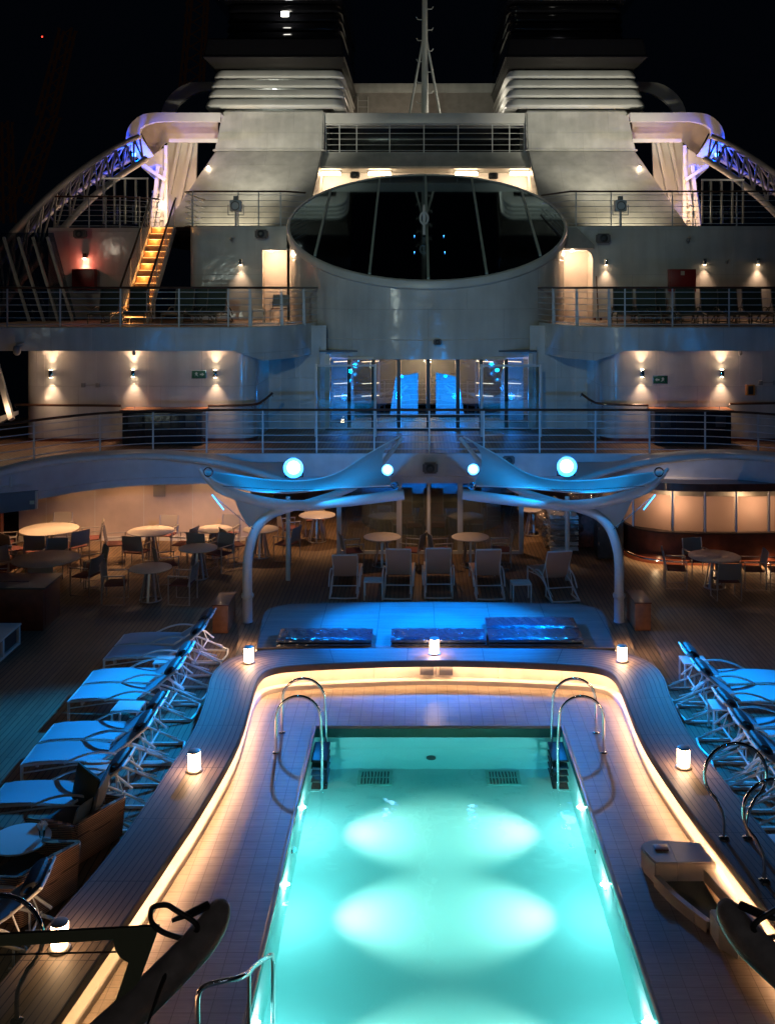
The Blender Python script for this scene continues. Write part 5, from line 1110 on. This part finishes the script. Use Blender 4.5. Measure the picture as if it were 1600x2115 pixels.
# ================================================================= FURNITURE
def make_lounger(label, back=36, sl=None, fr=None, pil=True, grp='white framed sun loungers on the pool deck'):
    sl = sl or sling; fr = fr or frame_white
    t = thing('sun_lounger', label, 'sun lounger', (0, 0, 0), 0, grp)
    # foot at -y, head at +y; local origin under the middle
    hw = .31
    for s in (-1, 1):
        part('side_rail', MB().tube(smooth_pts([(s * hw, -1.0, .30), (s * hw, -.5, .345), (s * hw, 0, .345), (s * hw, .3, .31), (s * hw, .62, .2), (s * hw, .9, .07), (s * hw, 1.0, .04)], 4), .019, 8), fr, t)
        part('front_leg', MB().bar((s * hw, -.98, .0), (s * hw, -.98, .32), .035, .035), fr, t)
        part('lower_rail', MB().tube([(s * hw, -.98, .2), (s * hw, -.3, .3), (s * hw, .0, .33)], .011, 6), fr, t); part('runner', MB().bar((s * hw, .45, .02), (s * hw, 1.0, .02), .03, .035), fr, t); part('rear_leg', MB().bar((s * hw, .5, .03), (s * hw, .5, .26), .022, .022), fr, t)
        part('armrest', MB().tube(smooth_pts([(s * (hw + .04), -.38, .345), (s * (hw + .05), -.15, .45), (s * (hw + .05), .12, .50), (s * (hw + .05), .42, .45), (s * (hw + .04), .72, .24)], 5), .017, 8), fr, t)
        a = R(back); h0 = Vector((s * (hw - .03), .12, .35)); h1 = h0 + Vector((0, math.cos(a) * .78, math.sin(a) * .78))
        part('back_rail', MB().tube([h0, h0.lerp(h1, .5) + Vector((0, .02, -.02)), h1], .018, 8), fr, t)
        m_ = h0.lerp(h1, .55); part('prop', MB().tube([m_, Vector((s * (hw - .03), .62, .2)), Vector((s * (hw - .03), .9, .12))], .010, 6), fr, t)
    part('foot_bar', MB().bar((-hw, -.99, .30), (hw, -.99, .30), .03, .035), fr, t)
    part('rear_bar', MB().tube(smooth_pts([(-hw, 1.0, .035), (0, 1.04, .035), (hw, 1.0, .035)], 4), .02, 8), fr, t)
    part('cross_bar', MB().tube([(-hw, .62, .23), (hw, .62, .23)], .014, 6), fr, t)
    rows = []
    for k in range(9):
        y = lerp(-.98, .12, k / 8); z_ = .345 + .035 * math.sin(math.pi * k / 8) * .8 - (.02 if k == 0 else 0)
        rows.append([(-.30, y, z_), (-.15, y, z_ - .008), (0, y, z_ - .012), (.15, y, z_ - .008), (.30, y, z_)])
    mb = MB(); mb.grid(rows); mb.grid([[(x, y, z_ - .022) for x, y, z_ in r] for r in rows]); mb.grid([[rows[0][i], (rows[0][i][0], rows[0][i][1], rows[0][i][2] - .022)] for i in range(5)])
    for e_ in (0, 4): mb.grid([[r[e_], (r[e_][0], r[e_][1], r[e_][2] - .022)] for r in rows])
    part('seat', mb, sl, t)
    a = R(back); u = Vector((0, math.cos(a), math.sin(a))); nrm = Vector((0, -math.sin(a), math.cos(a))); o_ = Vector((0, .13, .36)); rows = []
    for k in range(7):
        c = o_ + u * (.78 * k / 6) - nrm * (.012 * math.sin(math.pi * k / 6)); rows.append([c + Vector((x, 0, 0)) - nrm * (.015 * (1 - (x / .28) ** 2)) for x in (-.28, -.14, 0, .14, .28)])
    mb = MB(); mb.grid(rows); mb.grid([[p - nrm * .02 for p in r] for r in rows]); mb.grid([[rows[-1][i], rows[-1][i] - nrm * .02] for i in range(5)])
    part('backrest', mb, sl, t)
    part('top_bar', MB().tube([o_ + u * .79 + Vector((-.29, 0, 0)), o_ + u * .79 + Vector((.29, 0, 0))], .018, 8), fr, t)
    if pil:
        mb = MB(); rr = []
        for k in range(13):
            ph = 2 * math.pi * k / 12; rr.append([o_ + u * (.66 + .12 * math.cos(ph)) + nrm * (.055 + .055 * math.sin(ph)) * (1) + Vector((x * .25, 0, 0)) for x in (-1, -.93, -.6, 0, .6, .93, 1)])
        for r in rr:
            cc = o_ + u * .66 + nrm * .055
            for i_, f_ in ((0, .45), (1, .85), (5, .85), (6, .45)): q = r[i_]; r[i_] = Vector((q.x, cc.y + (q.y - cc.y) * f_, cc.z + (q.z - cc.z) * f_))
        mb.grid(rr); pw = part('pillow', mb, pillow_m, t)
        part('strap', MB().box(-.015, .015, 0, .01, 0, .02), black_paint, pw).location = tuple(o_ + u * .8)
    return t
G1 = 'white framed sun loungers on the pool deck'
# left row: feet to the left, heads towards the bench
LY = [19.45, 18.75, 17.6, 16.87, 15.4, 14.7, 13.5]
LLB = ['white lounger in dim light, farthest of the left row by the wooden cabinet', 'white lounger second from the far end of the left row', 'brightly blue lit lounger third from the far end of the left row', 'blue lit lounger in the left row above the widest deck shadow', 'dimmer blue lounger fifth from the far end of the left row', 'bright blue lounger of the left row beside the little square table', 'lounger of the left row half hidden by the wicker armchair']
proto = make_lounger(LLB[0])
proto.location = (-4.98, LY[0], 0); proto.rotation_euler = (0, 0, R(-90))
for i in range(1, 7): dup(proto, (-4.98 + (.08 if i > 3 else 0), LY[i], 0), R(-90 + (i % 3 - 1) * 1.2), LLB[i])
dup(proto, (-5.0, 10.75, 0), R(-84), 'lounger head end poking out at the left edge below the wicker armchairs')
RY = [17.55, 16.8, 15.55, 14.75, 14.0, 12.95]
RLB = ['white lounger farthest of the right row, its footrest bright blue', 'white lounger second from the far end of the right row', 'lounger third from the far end of the right row', 'lounger of the right row opposite the bench lantern', 'lounger of the right row just beyond the ring handrail', 'lounger of the right row seen through the ring handrail']
for i in range(6): dup(proto, (4.98, RY[i], 0), R(90 + (i % 3 - 1) * 1.2), RLB[i])
# five loungers behind the platform, seen from behind
back = make_lounger('first deck lounger from the left behind the platform, back lowered', 58, mat('warm_lit_sling', (.58, .37, .27), .65, bump=.3, bscale=240, bdist=.002), pil=False, grp='loungers facing away behind the platform')  # brown tone puts warm light into the colour of a white sling
BX = [(709, 1238), (823, 1240), (906, 1238), (1010, 1241), (1137, 1246)]
BLB = ['leftmost lounger behind the platform, beside the first side table', 'second lounger from the left behind the platform', 'middle lounger behind the platform, in line with the mast', 'lounger behind the platform left of the second side table', 'rightmost lounger behind the platform, turned slightly outward']
for i, (px, py) in enumerate(BX):
    p = G(px, py); rz = R([180, 178, 180, 182, 190][i])
    if i == 0: back['label'] = BLB[0]; back.location = (p.x, p.y + 1.0, 0); back.rotation_euler = (0, 0, rz); back.scale = (1, 1, .85)
    else: dup(back, (p.x + (.17 if i == 4 else 0), p.y + 1.0, 0), rz, BLB[i], scale=(1, 1, 1))
# small tables
def side_table(label, m_=None):
    t = thing('side_table', label, 'side table', (0, 0, 0), 0, 'low square white side tables')
    part('table_top', MB().box(-.22, .22, -.2, .2, .39, .42, .008), m_ or frame_white, t)
    for a in (-1, 1):
        for b2 in (-1, 1): part('leg', MB().box(a * .2 - .015, a * .2 + .015, b2 * .18 - .015, b2 * .18 + .015, 0, .39), frame_white, t)
    return t
st = side_table('white side table between the first two loungers behind the platform'); st.location = (G(771, 1237).x, 23.15, 0)
for (x, y), lb in (((G(1076, 1243).x, 22.95), 'white side table right of the fourth lounger behind the platform'), ((-4.72, 14.1), 'blue lit square table between the near left loungers'), ((-4.88, 16.15), 'shaded square table between two pairs of left loungers'), ((-4.75, 18.18), 'small square table near the far left lounger heads'),
                   ((4.55, 18.15), 'blue lit square table beyond the far right lounger'), ((4.5, 16.2), 'square table between two pairs of right loungers'), ((4.05, 12.15), 'square table beside the ring handrails at the right edge')): dup(st, (x, y, 0), R(random.uniform(-4, 4)), lb)

# dining tables and chairs
def round_table(r_, label, base='cone'):
    t = thing('round_table', label, 'table', (0, 0, 0), 0, 'round dining tables on the pool deck')
    part('table_top', MB().lathe([(0, .712), (r_ - .02, .712), (r_, .722), (r_, .735), (r_ - .012, .742), (0, .742)], 48), tabletop_m, t)
    for k in range(8):
        a = R(45 * k); part('slat', MB().bar((.10 * math.cos(a), .10 * math.sin(a), .71), (.24 * math.cos(a), .24 * math.sin(a), .01), .05, .015), alu, t)
    part('base_ring', MB().torus((0, 0, .02), .24, .016, 24, 6), alu, t)
    return t
def dining_chair(label):
    t = thing('dining_chair', label, 'chair', (0, 0, 0), 0, 'sling dining chairs around the round tables')
    for s in (-1, 1):   # front is +y
        part('side_frame', MB().tube([(s * .27, .24, .64), (s * .27, .24, .02), (s * .27, -.24, .02), (s * .27, -.24, .64)], .014, 6), alu, t)
        part('armrest', MB().box(s * .27 - .025, s * .27 + .025, -.2, .26, .64, .66, .006), alu, t)
        part('back_post', MB().tube([(s * .25, -.2, .42), (s * .25, -.29, .88)], .014, 6), alu, t)
    part('seat', MB().box(-.25, .25, -.21, .23, .42, .45, .012), cush_seat, t)
    mb = MB(); rows = [[(x, lerp(-.215, -.295, k / 5) - .02 * (1 - (x / .25) ** 2), lerp(.5, .88, k / 5)) for x in (-.25, -.12, 0, .12, .25)] for k in range(6)]
    mb.grid(rows); mb.grid([[(x, y - .012, z_) for x, y, z_ in r] for r in rows]); mb.grid([[rows[-1][i], (rows[-1][i][0], rows[-1][i][1] - .012, rows[-1][i][2])] for i in range(5)])
    part('backrest', mb, sling_taupe, t)
    return t
ch0 = None
def chairs(c, r_, angs, where):
    global ch0
    for i, (a, wd) in enumerate(angs):
        x, y = c.x + r_ * math.cos(R(a)), c.y + r_ * math.sin(R(a)); rz = R(a + 90 + random.uniform(-7, 7)); lb = 'sling dining chair on the %s of the %s' % (wd, where)
        if ch0 is None: ch0 = dining_chair(lb); ch0.location = (x, y, 0); ch0.rotation_euler = (0, 0, rz)
        else: dup(ch0, (x, y, 0), rz, lb)
TB = [((102, 1092), .74, 'largest warm lit round table at the back left by the wall', 'back left large table', [(195, 'left'), (235, 'near left'), (275, 'near side'), (325, 'near right'), (15, 'far right'), (95, 'far side')]),
      ((95, 1153), .76, 'large shaded round table at the front left', 'front left large table', [(160, 'left'), (200, 'near left'), (285, 'near side'), (345, 'right'), (25, 'far right'), (100, 'far side')]),
      ((312, 1096), .59, 'medium warm lit round table under the notice', 'medium table under the notice', [(188, 'left'), (262, 'near side'), (352, 'right'), (80, 'far side')]),
      ((409, 1131), .465, 'small round table in half shade between the two lit ones', 'small half shaded table', [(205, 'left'), (60, 'far side')]),
      ((311, 1172), .465, 'small dark round table nearest the loungers', 'small dark table nearest the loungers', [(190, 'left'), (-10, 'right')]),
      ((443, 1092), .465, 'small warm lit round table by the back wall', 'small lit table by the wall', [(255, 'near side'), (75, 'far side')]),
      ((538, 1092), .465, 'small round table right behind the left canopy post', 'table behind the canopy post', [(215, 'left'), (-20, 'right')]),
      ((655, 1063), .50, 'round table left of the glass vestibule', 'table left of the vestibule', [(200, 'left'), (100, 'far side')]),
      ((789, 1108), .47, 'dark round table left of the vestibule door', 'left table in front of the vestibule', [(195, 'left'), (-10, 'right')]),
      ((971, 1108), .47, 'dark round table right of the vestibule door', 'right table in front of the vestibule', [(190, 'left'), (-5, 'right')]),
      ((1475, 1148), .60, 'shaded round table in front of the bar', 'table in front of the bar', [(175, 'left'), (270, 'near side'), (100, 'far side'), (0, 'right')]),
      ((1100, 1050), .45, 'round table right of the glass vestibule', 'table right of the vestibule', [(30, 'right')])]
for (px, py), r_, lb, wh, an in TB:
    p = G(px, py, .74); t = round_table(r_, lb); t.location = (p.x, p.y, 0); chairs(p, r_ + .30, an, wh)
dup(ch0, tuple(G(1600, 1215) + Vector((.1, 0, 0))), R(80), 'sling dining chair cut off at the right edge of the photo')
dup(ch0, tuple(G(5, 1190)), R(-60), 'sling dining chair cut off at the left edge of the photo')

# promenade loungers: dark slings, backs up, facing the pool
dk = None
PX = [(236, 'half behind the stair foot at the left'), (292, 'at the bottom of the lit stair'), (387, 'first right of the stair'), (417, 'second right of the stair'), (452, 'third right of the stair'), (1283, 'first from the left in the right row'), (1325, 'second from the left in the right row'), (1352, 'third from the left in the right row'), (1405, 'below the red fire box'), (1462, 'right of the red fire box'), (1492, 'second right of the red fire box'), (1548, 'near the right end of the promenade'), (1603, 'cut off by the right edge of the photo')]
for i, (px, wd) in enumerate(PX):
    x = P(px, 0, 32.3).x; lb = 'dark green sling lounger ' + wd; y = 31.6
    if dk is None:
        dk = make_lounger(lb, 74, sling_dark, mat('bronze_frame', (.16, .14, .11), .4), False, 'dark sling loungers on the promenade deck'); dk.location = (x, y, LV3); dk.scale = (1.05, .9, 1.0)
    else: dup(dk, (x, y + (.3 if i % 2 else 0), LV3), R(random.uniform(-8, 8)), lb)
c2 = dup(ch0, (P(578, 0, 32.5).x, 32.5, LV3), R(180), 'dark dining chair standing before the left lit niche', 'chairs on the promenade')
t = dup(st, (P(532, 0, 32.3).x, 32.3, LV3), 0, 'low dark table beside the chair before the left niche', 'low tables on the promenade')
dup(st, (P(1247, 0, 33).x, 33, LV3), 0, 'low white table by the broom on the promenade', 'low tables on the promenade')

# wooden cabinets by the canopy posts
for x0, x1, D, lb in ((-4.47, -4.16, 20.75, 'small wooden cabinet standing by the left canopy post'), (4.10, 4.42, 20.9, 'small wooden cabinet standing by the right canopy post')):
    t = thing('deck_cabinet', lb, 'cabinet', ((x0 + x1) / 2, D + .4, 0), 0, 'wooden deck cabinets'); w_ = (x1 - x0) / 2
    part('body', MB().box(-w_, w_, -.4, .45, 0.01, .56, .008), cab_wood, t); part('top', MB().box(-w_ - .015, w_ + .015, -.42, .47, .562, .59, .006), mahog, t)
    part('door', MB().box(-w_ + .05, w_ - .05, -.408, -.401, .07, .5, .003), cab_wood, t); part('side_panel', MB().box(w_ * 1 + .0005 if x0 < 0 else -w_ - .007, w_ + .007 if x0 < 0 else -w_ - .0005, -.34, .39, .07, .5, .003), cab_wood, t)
# dark service counter and planter on the far left
t = thing('service_station', 'dark wooden service counter with a small chrome rail at the left edge', 'counter', (-8.55, 21.3, 0)); part('body', MB().box(-9.3, -7.95, 20.9, 21.9, .01, .86, .01), mahog, t, True); part('top', MB().box(-9.35, -7.9, 20.85, 21.95, .862, .9, .008), dark_panel, t, True); part('towel_rail', MB().tube([(-9.3, 20.95, .9), (-9.3, 20.95, 1.0), (-8.25, 20.95, 1.0), (-8.25, 20.95, .9)], .012, 6), chrome, t, True); part('side_panel', MB().box(-7.949, -7.94, 21.0, 21.8, .1, .8, .004), mahog, t, True)
t = thing('planter_box', 'white framed low box with dark panels at the left edge of the deck', 'box', (-8.8, 19.4, 0)); part('body', MB().box(-9.6, -8.16, 18.5, 20.1, .01, .38, .004), dark_panel, t, True)
for y in (18.5, 19.3, 20.08): part('frame_post', MB().box(-8.16, -8.11, y - .04, y + .04, .01, .38), white_matt, t, True)
part('frame_top', MB().box(-9.6, -8.1, 18.44, 20.14, .382, .42, .006), white_matt, t, True); part('frame_bottom', MB().box(-8.155, -8.105, 18.54, 20.04, .02, .07), white_matt, t, True); part('folded_towel', MB().box(-9.3, -8.6, 18.9, 19.4, .42, .5, .03), frame_white, t, True)
t = thing('hanging_display', 'slim blue lit display panel hanging under the left gallery edge', 'display', (-9.9, 23.7, 1.8))
part('case', MB().prism([P(-90, 1028, 23.2), P(75, 1014, 24.0), P(75, 1051, 24.0), P(-90, 1072, 23.2)], (0, .12, 0)), mat('display_case', (.10, .15, .2), .35), t, True); part('top_rail', MB().tube([P(-90, 1014, 23.1), P(66, 1000, 23.9)], .02, 8), rail_paint, t, True); part('hanger', MB().tube([P(22, 985, 23.6), P(22, 1006, 23.6)], .025, 8), rail_paint, t, True); part('edge', MB().bar(P(75, 1014, 23.98), P(75, 1051, 23.98), .03, .05), rail_paint, t, True); part('tag', MB().box(P(62, 0, 23.9).x, P(71, 0, 23.9).x, 23.88, 23.9, P(0, 1041, 23.9).z, P(0, 1034, 23.9).z), em_signw, t, True)

# wicker armchairs with cushions and the round coffee table
wick = plank('woven_wicker', (.62, .36, .21), (.5, .28, .17), (.14, .07, .045), .022, .5, 'X', mort=.006, rough=.5, offset=.5, bump=.8)
nt = wick.node_tree; mp = [n_ for n_ in nt.nodes if n_.type == 'MAPPING'][0]; mp.inputs['Rotation'].default_value = (R(90), 0, R(12))
def armchair(loc, rz, label, h=.52, cush=True):
    t = thing('wicker_armchair', label, 'armchair', loc, rz, 'pair of woven armchairs')
    # outer shell: low flaring tub, local corner at (+x,+y); seat opens to -x,-y side
    def wall(pts, z0, z1, th, m_, nm):
        rows = []
        for i, (x, y, nx, ny, hh) in enumerate(pts): rows.append([(x - nx * th, y - ny * th, z0), (x - nx * th, y - ny * th, hh), (x, y, hh + .01), (x + nx * .015, y + ny * .015, hh - .02), (x + nx * -.04, y + ny * -.04, z0)])
        mb = MB(); mb.grid(rows); part(nm, mb, m_, t)
    s2 = .7071
    pts = [(-.42, -.40, -1, 0, .40), (-.40, -.44, -s2, -s2, .42), (0, -.46, 0, -1, .48), (.38, -.44, 0, -1, h), (.43, -.40, s2, -s2, h + .02), (.45, 0, 1, 0, h + .04), (.43, .38, 1, 0, h), (.38, .43, s2, s2, h), (0, .44, 0, 1, .48), (-.40, .42, 0, 1, .42)]
    wall(pts, .02, 0, .07, wick, 'shell')
    part('seat', MB().box(-.36, .34, -.36, .34, .16, .34, .05), cushion_m, t)
    if cush:
        for c, r2, m_, sz in (((.18, .22, .56), (R(8), R(14), R(30)), cushion_m, (.05, .25, .26)), ((-.12, .26, .55), (R(10), R(5), R(80)), mat('forest_cushion', (.05, .065, .045), .8, bump=.3, bscale=10) if 'forest_cushion' not in MATS else MATS['forest_cushion'], (.06, .24, .24)), ((.12, -.02, .44), (0, R(20), R(10)), frame_white, (.05, .15, .12))):
            mb = MB(); b_ = bmesh.new(); bmesh.ops.create_cube(b_, size=2); bmesh.ops.subdivide_edges(b_, edges=b_.edges[:], cuts=5, use_grid_fill=True)
            for v in b_.verts:
                f_ = (1 - abs(v.co.y) ** 4 * .75) * (1 - abs(v.co.z) ** 4 * .75); v.co = Vector((v.co.x * sz[0] * max(.08, f_), v.co.y * sz[1], v.co.z * sz[2]))
            mb.merge(b_); o = part('cushion', mb, m_, t); o.location = c; o.rotation_euler = r2
    return t
armchair((-4.62, 12.92, 0), R(-28), 'woven brown armchair with dark cushions beside the bench', .50)
armchair((-4.80, 11.72, 0), R(-30), 'woven brown armchair nearer the camera, behind the round coffee table', .58, False)
t = thing('coffee_table', 'round pale coffee table with napkins at the left edge between wicker chairs', 'table', (-5.06, 12.2, 0)); part('table_top', MB().lathe([(0, .42), (.34, .42), (.355, .435), (.355, .45), (0, .46)], 40), frame_white, t); part('pedestal', MB().lathe([(0, 0), (.2, 0), (.18, .02), (.05, .05), (.05, .42), (0, .42)], 20), alu, t)
t = thing('napkin_holder', 'crumpled napkins in a clear glass on the coffee table edge', 'napkins', (-4.80, 12.2, .458))
part('glass', MB().lathe([(.03, 0), (.04, .1), (.038, .1), (.028, .004)], 14), glass_clear, t)
for k in range(4):
    a = k * 1.6; part('napkin', MB().prism([Vector((.0, 0, .02)), Vector((.07 * math.cos(a), .07 * math.sin(a), .16)), Vector((.03 * math.cos(a + .8), .03 * math.sin(a + .8), .2))], (.004, .004, 0)), frame_white, t)
# wrapped chair stack by the bar and draped plastic
t = thing('wrapped_chair_stack', 'stack of white loungers wrapped in clear plastic near the bar', 'chair stack', (3.55, 27.7, 0))
for k in range(7): part('stacked_lounger', MB().box(3.2, 3.95, 27.3 + .0 * k, 28.2, .05 + k * .14, .09 + k * .14, .01), frame_white, t, True); part('stack_rail', MB().tube([(3.2, 27.28, .03 + k * .14), (3.58, 27.22, .05 + k * .14), (3.95, 27.28, .03 + k * .14)], .02, 6), frame_white, t, True)
def blob(c, r3, nm, m_, par, seed):
    rnd = random.Random(seed); b_ = bmesh.new(); bmesh.ops.create_icosphere(b_, subdivisions=4, radius=1)
    for v in b_.verts:
        n_ = v.co.normalized(); f_ = 1 + .16 * math.sin(n_.x * 9 + seed) * math.sin(n_.y * 7 + 2 * seed) + .12 * math.sin(n_.z * 13 + n_.x * 6 + seed) + rnd.uniform(-.03, .03); v.co = Vector((n_.x * r3[0] * f_, n_.y * r3[1] * f_, n_.z * r3[2] * f_))
    mb = MB(); mb.merge(b_); mb.move(c); return part(nm, mb, m_, par, True)
film = glass('crinkled_film', (1, 1, 1), .12, .18, (.85, .87, .9)); 
ntf = film.node_tree; nn = ntf.nodes.new('ShaderNodeTexNoise'); nn.inputs['Scale'].default_value = 14; bb = ntf.nodes.new('ShaderNodeBump'); bb.inputs['Strength'].default_value = 1; bb.inputs['Distance'].default_value = .08; ntf.links.new(nn.outputs['Fac'], bb.inputs['Height'])
for n_ in ntf.nodes:
    if n_.type in ('BSDF_GLOSSY', 'FRESNEL'): ntf.links.new(bb.outputs['Normal'], n_.inputs['Normal'])
blob((3.5, 27.7, .6), (.55, .6, .65), 'plastic_wrap', film, t, 3)
t = thing('plastic_bundle', 'bundle of crumpled plastic film on stacked goods left of the bar', 'bundle', (4.2, 27.9, 0)); blob((4.2, 27.8, 1.35), (.42, .4, .36), 'film', film, t, 5); part('crate_stack', MB().box(3.98, 4.6, 27.6, 28.3, .01, 1.1, .03), mat('faded_red', (.2, .07, .06), .6, var=.4, vscale=12), t, True)
t = thing('service_trolley', 'dark blue service cabinet between the canopy post and the bar', 'cabinet', (4.75, 26.6, 0)); part('body', MB().box(4.3, 4.95, 26.3, 27.0, .05, 1.2, .02), dark_panel, t, True)
for z_ in (.4, .8): part('hinge', MB().box(4.3, 4.34, 26.285, 26.299, z_, z_ + .06), steel, t, True)
for x_, lb in ((-3.42, 'slim white support post behind the left canopy post'), (3.25, 'slim white support post behind the right canopy post')):
    single('support_post', MB().tube([(x_, 24.55, 0), (x_, 24.55, 2.0)], .055, 12), white, lb, 'post', 'slim support posts')

lamp('added_promenade_fill', 'POINT', (-12.6, 31.5, 8.6), 30, (1, .86, .66), .1); lamp('added_promenade_fill', 'POINT', (-11.5, 37.2, 11.4), 14, (1, .8, .6), .1); lamp('added_promenade_fill', 'POINT', (11.6, 37.2, 11.4), 14, (1, .8, .6), .1)  # added lamps, brighten the slanted posts and the upper screens
# ================================================================= LEFT EDGE GLAZING, FAR CRANES
t = thing('slanted_glazing', 'tall slanted glass wind wall with pale posts at the left of the promenade', 'wind wall', (-12.2, 33.5, LV3), 0, 'slanted wind walls')
for k, (x0, x1) in enumerate(((50, 78), (80, 108), (110, 138), (20, 48))): part('post', MB().bar(P(x0 - 12, 490, 34.5), P(x1 + 14, 668, 33.5), .08, .1, (0, 1, 0)), grey_paint, t, True)
part('glass_pane', MB().prism([P(0, 480, 34.8), P(110, 480, 34.8), P(160, 668, 33.8), P(0, 668, 33.8)], (0, .02, 0)), glass_dark, t, True)
t = thing('upper_wind_screen', 'tall glass screens with pale posts above the left fire box', 'wind screen', (-11.5, 38, LV4), 0, 'tall upper screens')
for px in (214, 236, 258, 280, 304): part('post', MB().bar(P(px, 368, 38.2), P(px, 462, 38.2), .05, .08, (0, 1, 0)), grey_paint, t, True)
part('top_rail', MB().bar(P(210, 368, 38.1), P(306, 368, 38.1), .06, .06), rail_paint, t, True); part('glass_pane', MB().box(P(210, 0, 38.2).x, P(304, 0, 38.2).x, 38.26, 38.28, P(0, 462, 38.2).z, P(0, 372, 38.2).z), glass_dark, t, True)
t = thing('upper_wind_screen', 'tall glass screens with pale posts at the upper right edge', 'wind screen', (11.5, 38, LV4), 0, 'tall upper screens')
for px in (1450, 1468, 1490, 1512, 1534): part('post', MB().bar(P(px, 372, 38.2), P(px, 462, 38.2), .05, .08, (0, 1, 0)), grey_paint, t, True)
part('top_rail', MB().bar(P(1448, 371, 38.1), P(1536, 371, 38.1), .06, .06), rail_paint, t, True); part('glass_pane', MB().box(P(1450, 0, 38.2).x, P(1534, 0, 38.2).x, 38.26, 38.28, P(0, 462, 38.2).z, P(0, 374, 38.2).z), glass_dark, t, True)
t = thing('leaning_pillar', 'slanted white pillar with warm lit sill at the left edge of the gallery', 'pillar', (-11.8, 28, LV2)); part('post', MB().bar(P(-14, 730, 28.5), P(24, 866, 27.5), .14, .12, (0, 1, 0)), white, t, True); part('sill', MB().prism([P(-20, 866, 28), P(24, 852, 28), P(24, 860, 28), P(-20, 884, 28)], (0, .5, 0)), white, t, True); lamp('sill_bulb', 'POINT', tuple(P(8, 840, 27.4)), 10, WARM, .05)
def crane(px0, py0, px1, py1, w_, D, label, n_=16):
    t = thing('crane_tower', label, 'crane', tuple(P(px0, py0, D)), 0, 'far lattice cranes')
    m_ = mat('rust_lattice_glow', (.10, .04, .02), .7, emit=(.30, .12, .07), estr=.008) if 'rust_lattice_glow' not in MATS else MATS['rust_lattice_glow']  # faint emission stands in for light falling on the lattice
    m_ = MATS['rust_lattice_glow']
    a_, b2 = P(px0, py0, D), P(px1, py1, D); hw = w_ * D / F / 2
    cor = [Vector((sx * hw, sy * hw, 0)) for sx, sy in ((-1, -1), (1, -1), (1, 1), (-1, 1))]
    for c in cor: part('chord', MB().bar(a_ + c, b2 + c * .8, .3, .3), m_, t, True)
    for k in range(n_):
        p, q = a_.lerp(b2, k / n_), a_.lerp(b2, (k + 1) / n_)
        for i in range(4): part('brace', MB().bar(p + cor[i], q + cor[(i + 1) % 4], .16, .16), m_, t, True)
crane(40, 420, 105, 240, 34, 150, 'dim lattice crane leg far behind the left boom', 7); crane(95, 240, 140, 60, 30, 150, 'dim lattice crane jib high in the far left sky', 7); crane(395, 185, 412, -40, 40, 150, 'reddish lattice crane mast behind the left funnel', 9)
crane(15, 460, 10, 250, 26, 160, 'faint lattice mast at the left edge of the sky', 7)
t = thing('beacon', 'tiny red beacon far off in the dark sky at left', 'beacon', tuple(P(87, 75, 150))); part('lamp', MB().lathe([(0, -.15), (.13, 0), (0, .15)], 8), emis('red_beacon', (1, .05, .03), 4), t)
struct('sea', MB().box(-600, 600, -200, 1200, -18.2, -18), mat('sea_water', (.004, .007, .012), .12, bump=.4, bscale=.4))
